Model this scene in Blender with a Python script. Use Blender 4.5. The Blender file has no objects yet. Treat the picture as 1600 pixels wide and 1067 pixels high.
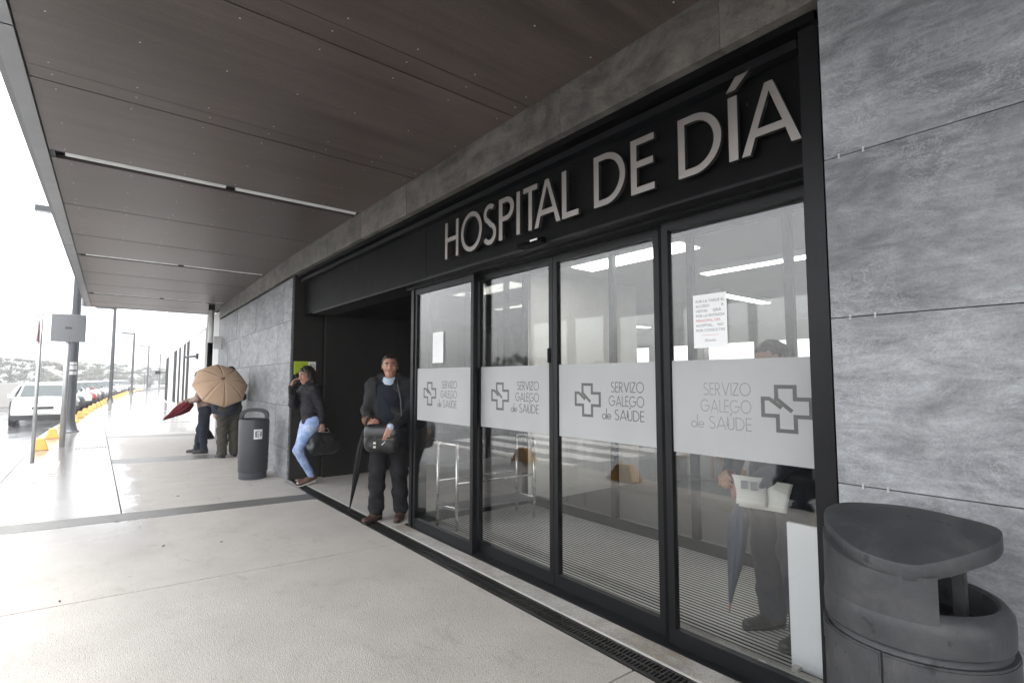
import bpy, bmesh, math, random
import numpy as np
from mathutils import Vector, Matrix, noise as mnoise
from mathutils.geometry import tessellate_polygon
R = math.radians
PI = math.pi
random.seed(7); rng = np.random.default_rng(7)
scn = bpy.context.scene
COL = scn.collection

# ------------------------------------------------------------------ camera, sky, sun, exposure
cam_d = bpy.data.cameras.new('camera'); cam = bpy.data.objects.new('camera', cam_d); COL.objects.link(cam)
cam_d.sensor_width = 36; cam_d.lens = 812 / 1600 * 36; cam_d.clip_start = .05; cam_d.clip_end = 3000
YAW = math.atan(650 / 812); PITCH = math.atan(58.5 / 812)
cam.location = (0, 0, 1.5); cam.rotation_euler = (R(90) + PITCH, 0, -YAW)
scn.camera = cam
SUN_EL, SUN_AZ = R(78), math.atan2(-.35, -1.)
w = bpy.data.worlds.new('World'); scn.world = w; w.use_nodes = True
nt = w.node_tree; nt.nodes.clear()
sky = nt.nodes.new('ShaderNodeTexSky'); sky.sky_type = 'NISHITA'; sky.sun_disc = False
sky.sun_elevation = SUN_EL; sky.sun_rotation = SUN_AZ; sky.air_density = 1.0; sky.dust_density = 3.0
hs = nt.nodes.new('ShaderNodeHueSaturation'); hs.inputs['Saturation'].default_value = .10
bg = nt.nodes.new('ShaderNodeBackground'); bg.inputs[1].default_value = .15
wo = nt.nodes.new('ShaderNodeOutputWorld')
nt.links.new(sky.outputs[0], hs.inputs['Color']); nt.links.new(hs.outputs[0], bg.inputs[0]); nt.links.new(bg.outputs[0], wo.inputs[0])
sd = bpy.data.lights.new('sun', 'SUN'); sd.energy = .5; sd.angle = R(18); sd.color = (1, .97, .93)
so = bpy.data.objects.new('sun', sd); COL.objects.link(so)
sv = Vector((math.sin(SUN_AZ) * math.cos(SUN_EL), math.cos(SUN_AZ) * math.cos(SUN_EL), math.sin(SUN_EL)))
so.rotation_euler = (-sv).to_track_quat('-Z', 'Y').to_euler(); so.location = sv * 60
vs = scn.view_settings; vs.view_transform = 'Standard'; vs.look = 'None'; vs.gamma = 1; vs.exposure = 2.6
scn.cycles.use_denoising = True; scn.cycles.use_adaptive_sampling = False; scn.cycles.denoising_prefilter = 'ACCURATE'; scn.cycles.sample_clamp_direct = 12
scn.cycles.max_bounces = 10; scn.cycles.transparent_max_bounces = 24; scn.cycles.sample_clamp_indirect = 8

# ------------------------------------------------------------------ materials
class MN:
    def __init__(s, name):
        s.m = bpy.data.materials.new(name); s.m.use_nodes = True; s.t = s.m.node_tree; s.t.nodes.clear()
        s.out = s.n('OutputMaterial')
    def n(s, k, **kw):
        x = s.t.nodes.new('ShaderNode' + k)
        for a, b in kw.items(): setattr(x, a, b)
        return x
    def l(s, a, b): s.t.links.new(a, b)
    def val(s, sock, v):
        if hasattr(v, 'links'): s.l(v, sock)
        else: sock.default_value = v
    def pos(s, scale=(1, 1, 1), obj=False):
        c = s.n('TexCoord').outputs['Object'] if obj else s.n('NewGeometry').outputs['Position']
        mp = s.n('Mapping'); mp.inputs['Scale'].default_value = scale; s.l(c, mp.inputs[0]); return mp.outputs[0]
    def noise(s, co, scale, detail=4, rough=.6, dist=0):
        x = s.n('TexNoise'); s.l(co, x.inputs['Vector']); x.inputs['Scale'].default_value = scale
        x.inputs['Detail'].default_value = detail; x.inputs['Roughness'].default_value = rough; x.inputs['Distortion'].default_value = dist
        return x.outputs['Fac']
    def ramp(s, fac, stops):
        x = s.n('ValToRGB'); e = x.color_ramp.elements
        while len(e) < len(stops): e.new(.5)
        for i, (p, c) in enumerate(stops):
            e[i].position = p; e[i].color = (*(c if hasattr(c, '__len__') else (c, c, c)), 1)
        s.l(fac, x.inputs[0]); return x.outputs[0]
    def math(s, op, a, b=0., clamp=False):
        x = s.n('Math', operation=op, use_clamp=clamp); s.val(x.inputs[0], a); s.val(x.inputs[1], b); return x.outputs[0]
    def mix(s, f, a, b, blend='MIX'):
        x = s.n('Mix', data_type='RGBA', blend_type=blend); s.val(x.inputs[0], f)
        for i, v in ((6, a), (7, b)):
            if hasattr(v, 'links'): s.l(v, x.inputs[i])
            else: x.inputs[i].default_value = (*v, 1)
        return x.outputs[2]
    def bump(s, h, strength=.3, dist=.01):
        x = s.n('Bump'); x.inputs['Strength'].default_value = strength; x.inputs['Distance'].default_value = dist; s.l(h, x.inputs['Height']); return x.outputs[0]
    def bsdf(s, col, rough=.5, metal=0, normal=None, spec=.5, **kw):
        b = s.n('BsdfPrincipled')
        if hasattr(col, 'links'): s.l(col, b.inputs['Base Color'])
        else: b.inputs['Base Color'].default_value = (*col, 1)
        s.val(b.inputs['Roughness'], rough); s.val(b.inputs['Metallic'], metal); b.inputs['Specular IOR Level'].default_value = spec
        if normal: s.l(normal, b.inputs['Normal'])
        for k, v in kw.items(): b.inputs[k.replace('_', ' ')].default_value = v
        s.l(b.outputs[0], s.out.inputs[0]); return s.m

def plain(name, col, rough=.5, metal=0, var=.12, nscale=6, bump=0, bscale=60, obj=True, spec=.5, **kw):
    """paint, plastic, cloth: a base colour with slight mottling, uneven gloss and fine relief"""
    s = MN(name); co = s.pos(obj=obj)
    f = s.noise(co, nscale, 5)
    c = s.mix(f, tuple(x * (1 - var) for x in col), tuple(min(1, x * (1 + var)) for x in col))
    r = s.math('ADD', s.math('MULTIPLY', s.noise(co, nscale * 2.3, 3), .2), rough - .1, True)
    nm = s.bump(s.noise(co, bscale, 3), bump, .004) if bump else None
    return s.bsdf(c, r, metal, nm, spec, **kw)

M = {}
def stone(name, dark, light, streak=7., vein_amt=.5):
    s = MN(name); q = s.pos(); pr = s.n('ObjectInfo').outputs['Random']
    sh = s.n('VectorMath', operation='ADD'); cmb = s.n('CombineXYZ'); s.l(s.math('MULTIPLY', pr, 9.), cmb.inputs[0]); s.l(s.math('MULTIPLY', pr, 5.), cmb.inputs[2]); s.l(q, sh.inputs[0]); s.l(cmb.outputs[0], sh.inputs[1])
    def mp(sc):
        x = s.n('Mapping'); x.inputs['Scale'].default_value = sc; s.l(sh.outputs[0], x.inputs[0]); return x.outputs[0]
    warp = mp((1, 1, streak)); cl = s.noise(mp((1, 1, 1.6)), 2.0, 7, .66, 1.0); st = s.noise(warp, 2.2, 9, .72, 1.6); mid = s.noise(mp((1, 1, 1.5)), 13, 7, .75, .8)
    v = s.math('ADD', s.math('MULTIPLY', st, .40), s.math('ADD', s.math('MULTIPLY', cl, .44), s.math('MULTIPLY', mid, .16)))
    base = s.ramp(v, [(.41, dark), (.48, tuple(a * .45 + b * .55 for a, b in zip(dark, light))), (.53, light), (.60, tuple(min(1, x * 1.35) for x in light))])
    va = s.ramp(s.noise(mp((1, 1, 1.3)), 3.2, 9, .72, 2.6), [(.486, 0), (.5, 1), (.514, 0)])
    vb = s.ramp(s.noise(mp((1, .5, 3)), 7, 8, .7, 1.8), [(.488, 0), (.5, 1), (.512, 0)])
    vm = s.ramp(s.noise(mp((1, 1, 1)), 2.6, 3), [(.40, 0), (.62, 1)])
    vein = s.math('MULTIPLY', s.math('MULTIPLY', s.math('MAXIMUM', va, vb), vm), vein_amt)
    base = s.mix(vein, base, tuple(min(1, x * 2.0) for x in light))
    rust = s.ramp(s.noise(mp((1, 1, .7)), 3.7, 5, .7, .5), [(.66, 0), (.80, .35)]); base = s.mix(rust, base, (.26, .20, .14))
    base = s.mix(1., base, s.ramp(s.noise(q, 120, 2, .5), [(.3, .88), (.6, 1.04)]), 'MULTIPLY')
    base = s.mix(1., base, s.ramp(pr, [(0, .84), (1, 1.1)]), 'MULTIPLY')
    h = s.math('ADD', s.math('MULTIPLY', st, .5), s.math('ADD', s.math('MULTIPLY', mid, .5), s.math('MULTIPLY', s.noise(q, 75, 5, .7), .3)))
    return s.bsdf(base, s.math('ADD', s.math('MULTIPLY', mid, .3), .36), 0, s.bump(h, .38, .012))
M['slate'] = stone('grey_slate', (.125, .131, .140), (.250, .258, .270), 4.2, .55)
M['slate_band'] = stone('brown_slate', (.066, .062, .055), (.158, .147, .130), 1.6, .35)
M['wall_core'] = plain('dark_mortar', (.03, .03, .03), .9)

def pavement_mat():
    s = MN('wet_concrete'); q = s.pos(); sep = s.n('SeparateXYZ'); s.l(q, sep.inputs[0])
    edge = s.math('ADD', sep.outputs[0], s.math('MULTIPLY', s.math('SUBTRACT', s.noise(s.pos((1, .7, 1)), 1.6, 9, .72), .5), .9))
    far = s.math('MULTIPLY', s.math('SUBTRACT', sep.outputs[1], 17.2), 1.4, True)          # no canopy beyond
    nearfade = s.ramp(s.math('DIVIDE', sep.outputs[1], 10.), [(.50, 0), (.72, 1)])
    wet = s.math('MULTIPLY', s.ramp(edge, [(.38, 1), (.60, 0)]), nearfade)
    wet = s.math('MAXIMUM', wet, far)
    n1 = s.noise(q, 2.2, 6, .65); n2 = s.noise(q, 160, 2, .6); n3 = s.noise(q, 24, 4, .7)
    dry = s.ramp(n1, [(.25, (.42, .395, .363)), (.75, (.515, .487, .450))])
    dry = s.mix(1., dry, s.ramp(n2, [(.30, .45), (.46, .96), (.70, 1.16)]), 'MULTIPLY')
    dry = s.mix(1., dry, s.ramp(n3, [(.28, .8), (.42, 1), (.8, 1.03)]), 'MULTIPLY')
    stn = s.ramp(s.noise(s.pos((1.4, .8, 1)), 3.1, 5, .7, 1.2), [(.56, 0), (.74, .6)])
    dry = s.mix(stn, dry, (.30, .275, .25))
    vo = s.n('TexVoronoi'); s.l(q, vo.inputs['Vector']); vo.inputs['Scale'].default_value = 3.1; vo.inputs['Randomness'].default_value = 1
    sr = s.n('SeparateColor'); s.l(vo.outputs['Color'], sr.inputs[0])
    gum = s.math('MULTIPLY', s.ramp(s.math('ADD', vo.outputs['Distance'], s.math('MULTIPLY', s.noise(q, 60, 3), .03)), [(.045, 1), (.075, 0)]), s.ramp(sr.outputs[0], [(.55, 0), (.62, .55)]))
    dry = s.mix(gum, dry, (.20, .185, .17))
    c = s.mix(wet, dry, s.mix(1., dry, (.40, .405, .415), 'MULTIPLY'))
    pud = s.noise(q, .9, 5, .6, .6)
    rw = s.ramp(pud, [(.38, .03), (.62, .17)])
    mx = s.n('Mix', data_type='FLOAT'); s.l(wet, mx.inputs[0]); mx.inputs[2].default_value = .62; s.l(rw, mx.inputs[3])
    bs = s.math('SUBTRACT', 1., s.math('MULTIPLY', wet, .8))
    h = s.math('MULTIPLY', s.math('ADD', s.math('MULTIPLY', n2, .7), s.math('MULTIPLY', s.noise(q, 70, 3), .5)), bs)
    return s.bsdf(c, mx.outputs[0], 0, s.bump(h, .8, .008))
M['pave'] = pavement_mat()
M['strip'] = plain('grey_concrete_strip', (.13, .127, .12), .42, 0, .25, 5, .3, 90, obj=False)
M['joint'] = plain('joint_mortar', (.03, .028, .026), .9, obj=False)
def threshmat():
    s = MN('threshold_concrete'); q = s.pos(); n = s.noise(q, 3.5, 6, .7, .8); c = s.ramp(n, [(.3, (.30, .285, .26)), (.5, (.45, .43, .40)), (.7, (.52, .505, .48))])
    c = s.mix(s.ramp(s.noise(s.pos((1, .5, 1)), 2.7, 5, .7, .6), [(.52, 0), (.66, .7)]), c, (.27, .215, .155)); c = s.mix(1., c, s.ramp(s.noise(q, 150, 2), [(.3, .6), (.6, 1.08)]), 'MULTIPLY')
    return s.bsdf(c, .55, 0, s.bump(s.noise(q, 110, 3), .4, .004))
M['thresh'] = threshmat()
def road_mat():
    s = MN('wet_asphalt'); q = s.pos(); n = s.noise(q, .7, 6, .6, .5); f = s.noise(q, 130, 2)
    c = s.mix(1., s.ramp(n, [(.3, (.042, .044, .047)), (.7, (.075, .076, .078))]), s.ramp(f, [(.3, .7), (.7, 1.3)]), 'MULTIPLY')
    return s.bsdf(c, s.ramp(n, [(.4, .08), (.65, .30)]), 0, s.bump(f, .25, .004))
M['road'] = road_mat()
M['paint'] = plain('white_road_paint', (.72, .72, .70), .35, 0, .15, 9, .2, 90, obj=False)
def soffit_mat():
    s = MN('phenolic_soffit_panel'); q = s.pos(); g = s.noise(s.pos((.35, 5, 1)), 2.2, 7, .62, .4)
    big = s.noise(q, .8, 3); f = s.noise(q, 110, 2)
    c = s.ramp(s.math('ADD', s.math('MULTIPLY', g, .6), s.math('MULTIPLY', big, .4)), [(.35, (.066, .051, .045)), (.65, (.124, .098, .088))])
    c = s.mix(1., c, s.ramp(f, [(.3, .85), (.7, 1.1)]), 'MULTIPLY')
    c = s.mix(1., c, s.ramp(s.n('ObjectInfo').outputs['Random'], [(0, .9), (1, 1.08)]), 'MULTIPLY')
    return s.bsdf(c, s.math('ADD', s.math('MULTIPLY', g, .18), .30), 0, s.bump(g, .12, .004), .4)
M['soffit'] = soffit_mat()
M['trim'] = plain('grey_metal_trim', (.22, .225, .235), .38, .5, .1, 2, obj=False)
M['black'] = plain('black_steel_cladding', (.0035, .0036, .004), .5, .0, .1, 1.5, 0, 40, obj=False, spec=.08)
M['frame'] = plain('anthracite_aluminium', (.007, .0073, .0085), .36, .0, .12, 3, .05, 80, obj=False, spec=.22)
M['recess'] = plain('brown_black_recess_panel', (.020, .018, .0165), .55, 0, .1, 1.2, obj=False, spec=.2)
M['slot'] = plain('black_slot', (.01, .01, .01), .6)
M['diffuser'] = plain('white_diffuser', (.78, .79, .78), .3)
M['rivet'] = plain('zinc_rivet', (.62, .62, .60), .35, .4)
M['steel'] = plain('brushed_steel_letter', (.34, .315, .295), .36, .8, .08, 4)
M['letter_side'] = plain('letter_return', (.05, .047, .044), .5, .5)
def glass_mat(name, tint=(.955, .96, .955), gain=1.5):
    s = MN(name); g = s.n('NewGeometry'); d = s.n('VectorMath', operation='DOT_PRODUCT'); s.l(g.outputs['Normal'], d.inputs[0]); s.l(g.outputs['Incoming'], d.inputs[1])
    f = s.math('ADD', .04, s.math('MULTIPLY', .96, s.math('POWER', s.math('SUBTRACT', 1., s.math('ABSOLUTE', d.outputs['Value'])), 5.)))
    f = s.math('MULTIPLY', f, gain, True)
    tr = s.n('BsdfTransparent'); tr.inputs[0].default_value = (*tint, 1); gl = s.n('BsdfGlossy'); gl.inputs['Roughness'].default_value = .004
    mx = s.n('MixShader'); s.l(f, mx.inputs[0]); s.l(tr.outputs[0], mx.inputs[1]); s.l(gl.outputs[0], mx.inputs[2]); s.l(mx.outputs[0], s.out.inputs[0])
    return s.m
M['glass'] = glass_mat('door_glass')
M['carglass'] = plain('car_window', (.035, .045, .048), .05, 0, .05)
def vinyl():
    s = MN('frosted_vinyl'); q = s.pos(); c = s.ramp(s.noise(q, 3, 3), [(.3, (.48, .49, .49)), (.7, (.54, .55, .55))])
    df = s.n('BsdfPrincipled'); s.l(c, df.inputs[0]); df.inputs['Roughness'].default_value = .45; df.inputs['Specular IOR Level'].default_value = .35
    tl = s.n('BsdfTranslucent'); tl.inputs[0].default_value = (.7, .71, .71, 1)
    mx = s.n('MixShader'); mx.inputs[0].default_value = .3; s.l(df.outputs[0], mx.inputs[1]); s.l(tl.outputs[0], mx.inputs[2]); s.l(mx.outputs[0], s.out.inputs[0]); return s.m
M['vinyl'] = vinyl()
M['vink'] = plain('cut_out_lettering', (.085, .09, .085), .4, 0, .35, 14)
M['vpale'] = plain('peeling_pale_lettering', (.27, .275, .27), .45, 0, .3, 14)
M['paper'] = plain('white_paper', (.82, .83, .83), .6, 0, .03)
M['ink'] = plain('grey_ink', (.16, .16, .17), .6)
M['redink'] = plain('red_ink', (.55, .16, .17), .6)
M['green'] = plain('lime_green_print', (.48, .62, .03), .45)
def binmat():
    s = MN('grey_bin_plastic'); co = s.pos(obj=True); n = s.noise(co, 5, 6, .7, .5); sc = s.noise(s.pos((1, 1, .15), obj=True), 34, 4, .7)
    c = s.ramp(n, [(.32, (.026, .027, .029)), (.52, (.042, .043, .046)), (.70, (.066, .066, .066))])
    c = s.mix(s.ramp(sc, [(.60, 0), (.74, .35)]), c, (.10, .10, .098)); c = s.mix(s.ramp(s.noise(co, 17, 3), [(.64, 0), (.70, .75)]), c, (.012, .015, .015))
    return s.bsdf(c, s.math('ADD', s.math('MULTIPLY', n, .3), .34), 0, s.bump(s.noise(co, 170, 3), .25, .003), .35)
M['bin'] = binmat()
M['bin2'] = plain('dark_grey_bin', (.05, .052, .056), .45, 0, .14, 4, .1, 120, spec=.35)
M['binblue'] = plain('bluish_bin_base', (.048, .055, .066), .5)
M['dark'] = plain('inner_black', (.008, .008, .008), .7)
M['castiron'] = plain('cast_iron', (.022, .021, .020), .5, .3, .3, 8, .3, 90, obj=False)
M['alu'] = plain('mat_aluminium', (.66, .65, .62), .42, .35, .15, 5, obj=False)
M['rubber'] = plain('mat_rubber', (.008, .008, .008), .9, obj=False, spec=.1)
M['stainless'] = plain('stainless_tube', (.55, .55, .54), .25, .9, .06)
M['whiteboard'] = plain('white_laminate', (.70, .72, .74), .4, 0, .03)
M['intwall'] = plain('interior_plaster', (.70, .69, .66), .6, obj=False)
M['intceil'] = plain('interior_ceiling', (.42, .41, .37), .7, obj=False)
M['intfloor'] = plain('interior_terrazzo', (.27, .20, .12), .25, 0, .2, 3, obj=False)
M['wood'] = plain('brown_wood', (.22, .11, .045), .4, 0, .3, 4)
def emit(name, col, st):
    s = MN(name); e = s.n('Emission'); e.inputs[0].default_value = (*col, 1); e.inputs[1].default_value = st; s.l(e.outputs[0], s.out.inputs[0]); return s.m
M['lamp'] = emit('lit_fluorescent', (1, .97, .90), 1.9)
M['pole'] = plain('painted_grey_pole', (.045, .049, .055), .4, .3, .12, 3)
M['galv'] = plain('galvanised_steel', (.42, .43, .44), .4, .6, .18, 9)
M['signback'] = plain('sign_back_aluminium', (.17, .175, .185), .42, .5, .08, 4)
M['signred'] = plain('sign_red', (.55, .03, .03), .35)
M['signwhite'] = plain('sign_white', (.78, .78, .78), .35)
M['yellow'] = plain('yellow_block_paint', (.40, .20, .015), .5, 0, .22, 7, .25, 60)
M['white_clad'] = plain('pale_render_facade', (.62, .62, .61), .6, 0, .1, 1.2, .2, 14, obj=False)
M['winblack'] = plain('dark_slit_glazing', (.010, .011, .012), .6, obj=False, spec=.08)
M['wallconc'] = plain('concrete_wall', (.30, .29, .28), .8, 0, .2, 1, .3, 20, obj=False)
M['skin'] = plain('skin', (.40, .215, .15), .48, 0, .1, 12, .05, 200, Subsurface_Weight=.08)
M['hair'] = plain('dark_hair', (.018, .013, .011), .42, 0, .4, 60, .5, 220)
M['lip'] = plain('lip', (.30, .11, .09), .45)
M['eye'] = plain('eye_dark', (.03, .022, .02), .2)
def cloth(name, col, var=.18, b=.35, rough=.8, bscale=300): return plain(name, col, rough, 0, var, 9, b, bscale, spec=.25)
M['parka'] = cloth('charcoal_parka', (.019, .0195, .021))
M['sweater'] = cloth('navy_sweater', (.009, .012, .021))
M['collar'] = cloth('pale_blue_shirt', (.42, .50, .60))
M['trouser'] = cloth('black_trousers', (.011, .011, .013))
M['brownshoe'] = plain('brown_suede', (.055, .028, .020), .7, 0, .2, 12, .2)
M['fur'] = cloth('brown_cuff_lining', (.14, .075, .04))
M['leather'] = plain('black_leather', (.014, .014, .015), .33, 0, .2, 10, .15, 140)
M['puffer'] = plain('black_quilted_nylon', (.012, .0115, .015), .6, 0, .2, 14, .3, 40, spec=.25)
def denim():
    s = MN('light_blue_denim'); co = s.pos(obj=True); n = s.noise(co, 7, 5, .65); c = s.ramp(n, [(.32, (.14, .22, .42)), (.52, (.28, .38, .62)), (.68, (.50, .57, .72))])
    return s.bsdf(c, .85, 0, s.bump(s.noise(co, 60, 4), .4, .006), .2)
M['jeans'] = denim()
M['sneaker'] = cloth('brown_canvas', (.10, .055, .035))
M['sole'] = plain('white_rubber_sole', (.62, .61, .58), .5)
M['navycoat'] = cloth('dark_navy_coat', (.030, .034, .050))
M['olive'] = cloth('olive_trousers', (.055, .050, .040))
M['navyjean'] = cloth('dark_navy_trousers', (.018, .022, .034))
M['greysuit'] = cloth('blue_grey_suit', (.018, .022, .032))
M['blackshoe'] = plain('black_shoe', (.012, .012, .012), .35)
M['metal_clasp'] = plain('bright_clasp', (.6, .58, .5), .3, .8)
M['tan'] = cloth('tan_umbrella_cloth', (.47, .33, .225), .1, .1)
M['burg'] = cloth('burgundy_umbrella_cloth', (.17, .022, .032), .2, .3, .6)
M['blackumb'] = cloth('black_umbrella_cloth', (.012, .012, .014), .2, .3, .6)
M['blueumb'] = cloth('slate_blue_umbrella_cloth', (.055, .07, .10), .2, .3, .6)
M['woodhandle'] = plain('orange_wood_handle', (.32, .11, .035), .35)
def floral():
    s = MN('brown_floral_blouse'); v = s.n('TexVoronoi'); s.l(s.pos(obj=True), v.inputs['Vector']); v.inputs['Scale'].default_value = 16
    c = s.ramp(v.outputs['Color'], [(.2, (.12, .07, .055)), (.5, (.36, .27, .22)), (.8, (.22, .10, .10))]); return s.bsdf(c, .8)
M['floral'] = floral()
M['tyre'] = plain('tyre_rubber', (.015, .015, .015), .8); M['rim'] = plain('wheel_rim', (.4, .4, .41), .3, .8)
M['lens'] = plain('headlamp_lens', (.55, .57, .6), .08, .3); M['plastic'] = plain('black_car_plastic', (.02, .02, .022), .55)
def carpaint(n, c): return plain(n, c, .22, 0, .03, 2, Coat_Weight=.6, Coat_Roughness=.05)
M['bark'] = plain('bark', (.07, .055, .045), .9, 0, .3, 6, .5, 30)
def leafmat(n, c): 
    s = MN(n); q = s.noise(s.pos(obj=True), .9, 4)
    col = s.ramp(q, [(.3, tuple(x * .6 for x in c)), (.7, tuple(x * 1.35 for x in c))]); return s.bsdf(col, .6)
M['leafA'] = leafmat('dull_green_leaves', (.085, .10, .07)); M['leafB'] = leafmat('olive_green_leaves', (.10, .105, .075))
M['deadleaf'] = plain('dead_leaf', (.035, .025, .018), .7)

# ------------------------------------------------------------------ mesh helpers
def mesh(name, verts, faces, smooth=False):
    me = bpy.data.meshes.new(name); me.from_pydata([tuple(map(float, v)) for v in verts], [], [tuple(map(int, f)) for f in faces]); me.update()
    if smooth: me.polygons.foreach_set('use_smooth', [True] * len(me.polygons))
    return me
def obj(name, me, mat, parent=None, loc=None, rot=None):
    o = bpy.data.objects.new(name, me); COL.objects.link(o)
    if mat is not None and len(me.materials) == 0: me.materials.append(M[mat] if isinstance(mat, str) else mat)
    if parent is not None: o.parent = parent
    if loc is not None: o.location = loc
    if rot is not None: o.rotation_euler = rot
    return o
def tag(o, label=None, cat=None, group=None, kind=None):
    if label: o['label'] = label
    if cat: o['category'] = cat
    if group: o['group'] = group
    if kind: o['kind'] = kind
    return o
def thing(name, label, cat, loc=(0, 0, 0), rz=0, group=None):
    o = bpy.data.objects.new(name, None); COL.objects.link(o); o.location = loc; o.rotation_euler = (0, 0, rz); o.empty_display_size = .1
    return tag(o, label, cat, group)
def structure(name, me, mat): return tag(obj(name, me, mat), kind='structure')
class B:
    """collects boxes, prisms and tubes into one mesh"""
    def __init__(s): s.v = []; s.f = []
    def add(s, v, f):
        n = len(s.v); s.v += [tuple(x) for x in v]; s.f += [tuple(i + n for i in q) for q in f]; return s
    def box(s, x0, x1, y0, y1, z0, z1):
        return s.prism([(x0, y0), (x1, y0), (x1, y1), (x0, y1)], z0, z1)
    def prism(s, p, z0, z1, top=None):
        t = top or p; n = len(p)
        a = sum(p[i][0] * p[(i + 1) % n][1] - p[(i + 1) % n][0] * p[i][1] for i in range(n))
        if a < 0: p = p[::-1]; t = t[::-1]
        v = [(x, y, z0) for x, y in p] + [(x, y, z1) for x, y in t]
        f = [tuple(range(n - 1, -1, -1)), tuple(range(n, 2 * n))] + [(i, (i + 1) % n, n + (i + 1) % n, n + i) for i in range(n)]
        return s.add(v, f)
    def tube(s, pts, r, n=8, cap=True):
        pts = [Vector(p) for p in pts]; rs = r if hasattr(r, '__len__') else [r] * len(pts); v = []; f = []
        up = None
        for i, p in enumerate(pts):
            d = (pts[min(i + 1, len(pts) - 1)] - pts[max(i - 1, 0)]).normalized()
            if up is None: up = d.orthogonal().normalized()
            up = (up - d * up.dot(d)).normalized(); sd = d.cross(up)
            v += [p + (up * math.cos(2 * PI * k / n) + sd * math.sin(2 * PI * k / n)) * rs[i] for k in range(n)]
        for i in range(len(pts) - 1):
            f += [(i * n + k, i * n + (k + 1) % n, (i + 1) * n + (k + 1) % n, (i + 1) * n + k) for k in range(n)]
        if cap: f += [tuple(range(n - 1, -1, -1)), tuple((len(pts) - 1) * n + k for k in range(n))]
        return s.add(v, f)
    def lathe(s, prof, n=32, c=(0, 0), sx=1, sy=1, cap=True):
        m = len(prof); v = []; f = []
        for r, z in prof: v += [(c[0] + sx * r * math.cos(2 * PI * k / n), c[1] + sy * r * math.sin(2 * PI * k / n), z) for k in range(n)]
        for i in range(m - 1): f += [(i * n + k, i * n + (k + 1) % n, (i + 1) * n + (k + 1) % n, (i + 1) * n + k) for k in range(n)]
        if cap: f += [tuple(range(n - 1, -1, -1)), tuple((m - 1) * n + k for k in range(n))]
        return s.add(v, f)
    def me(s, name='m', smooth=False): return mesh(name, s.v, s.f, smooth)
    def obj(s, name, mat, parent=None, smooth=False, bevel=0, **kw):
        o = obj(name, s.me(name, smooth), mat, parent, **kw)
        if bevel:
            bm = bmesh.new(); bm.from_mesh(o.data)
            bmesh.ops.bevel(bm, geom=bm.edges[:], offset=bevel, segments=2, profile=.5, affect='EDGES', clamp_overlap=True)
            bm.to_mesh(o.data); bm.free()
        return o
def shade_auto(o, ang=35):
    me = o.data; me.polygons.foreach_set('use_smooth', [True] * len(me.polygons))
    try: me.set_sharp_from_angle(angle=R(ang))
    except Exception: pass
    return o
def copy_tree(o, parent=None):
    c = o.copy(); COL.objects.link(c)
    for k in list(c.keys()):
        pass
    c.parent = parent
    for ch in list(o.children): copy_tree(ch, c)
    return c

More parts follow.
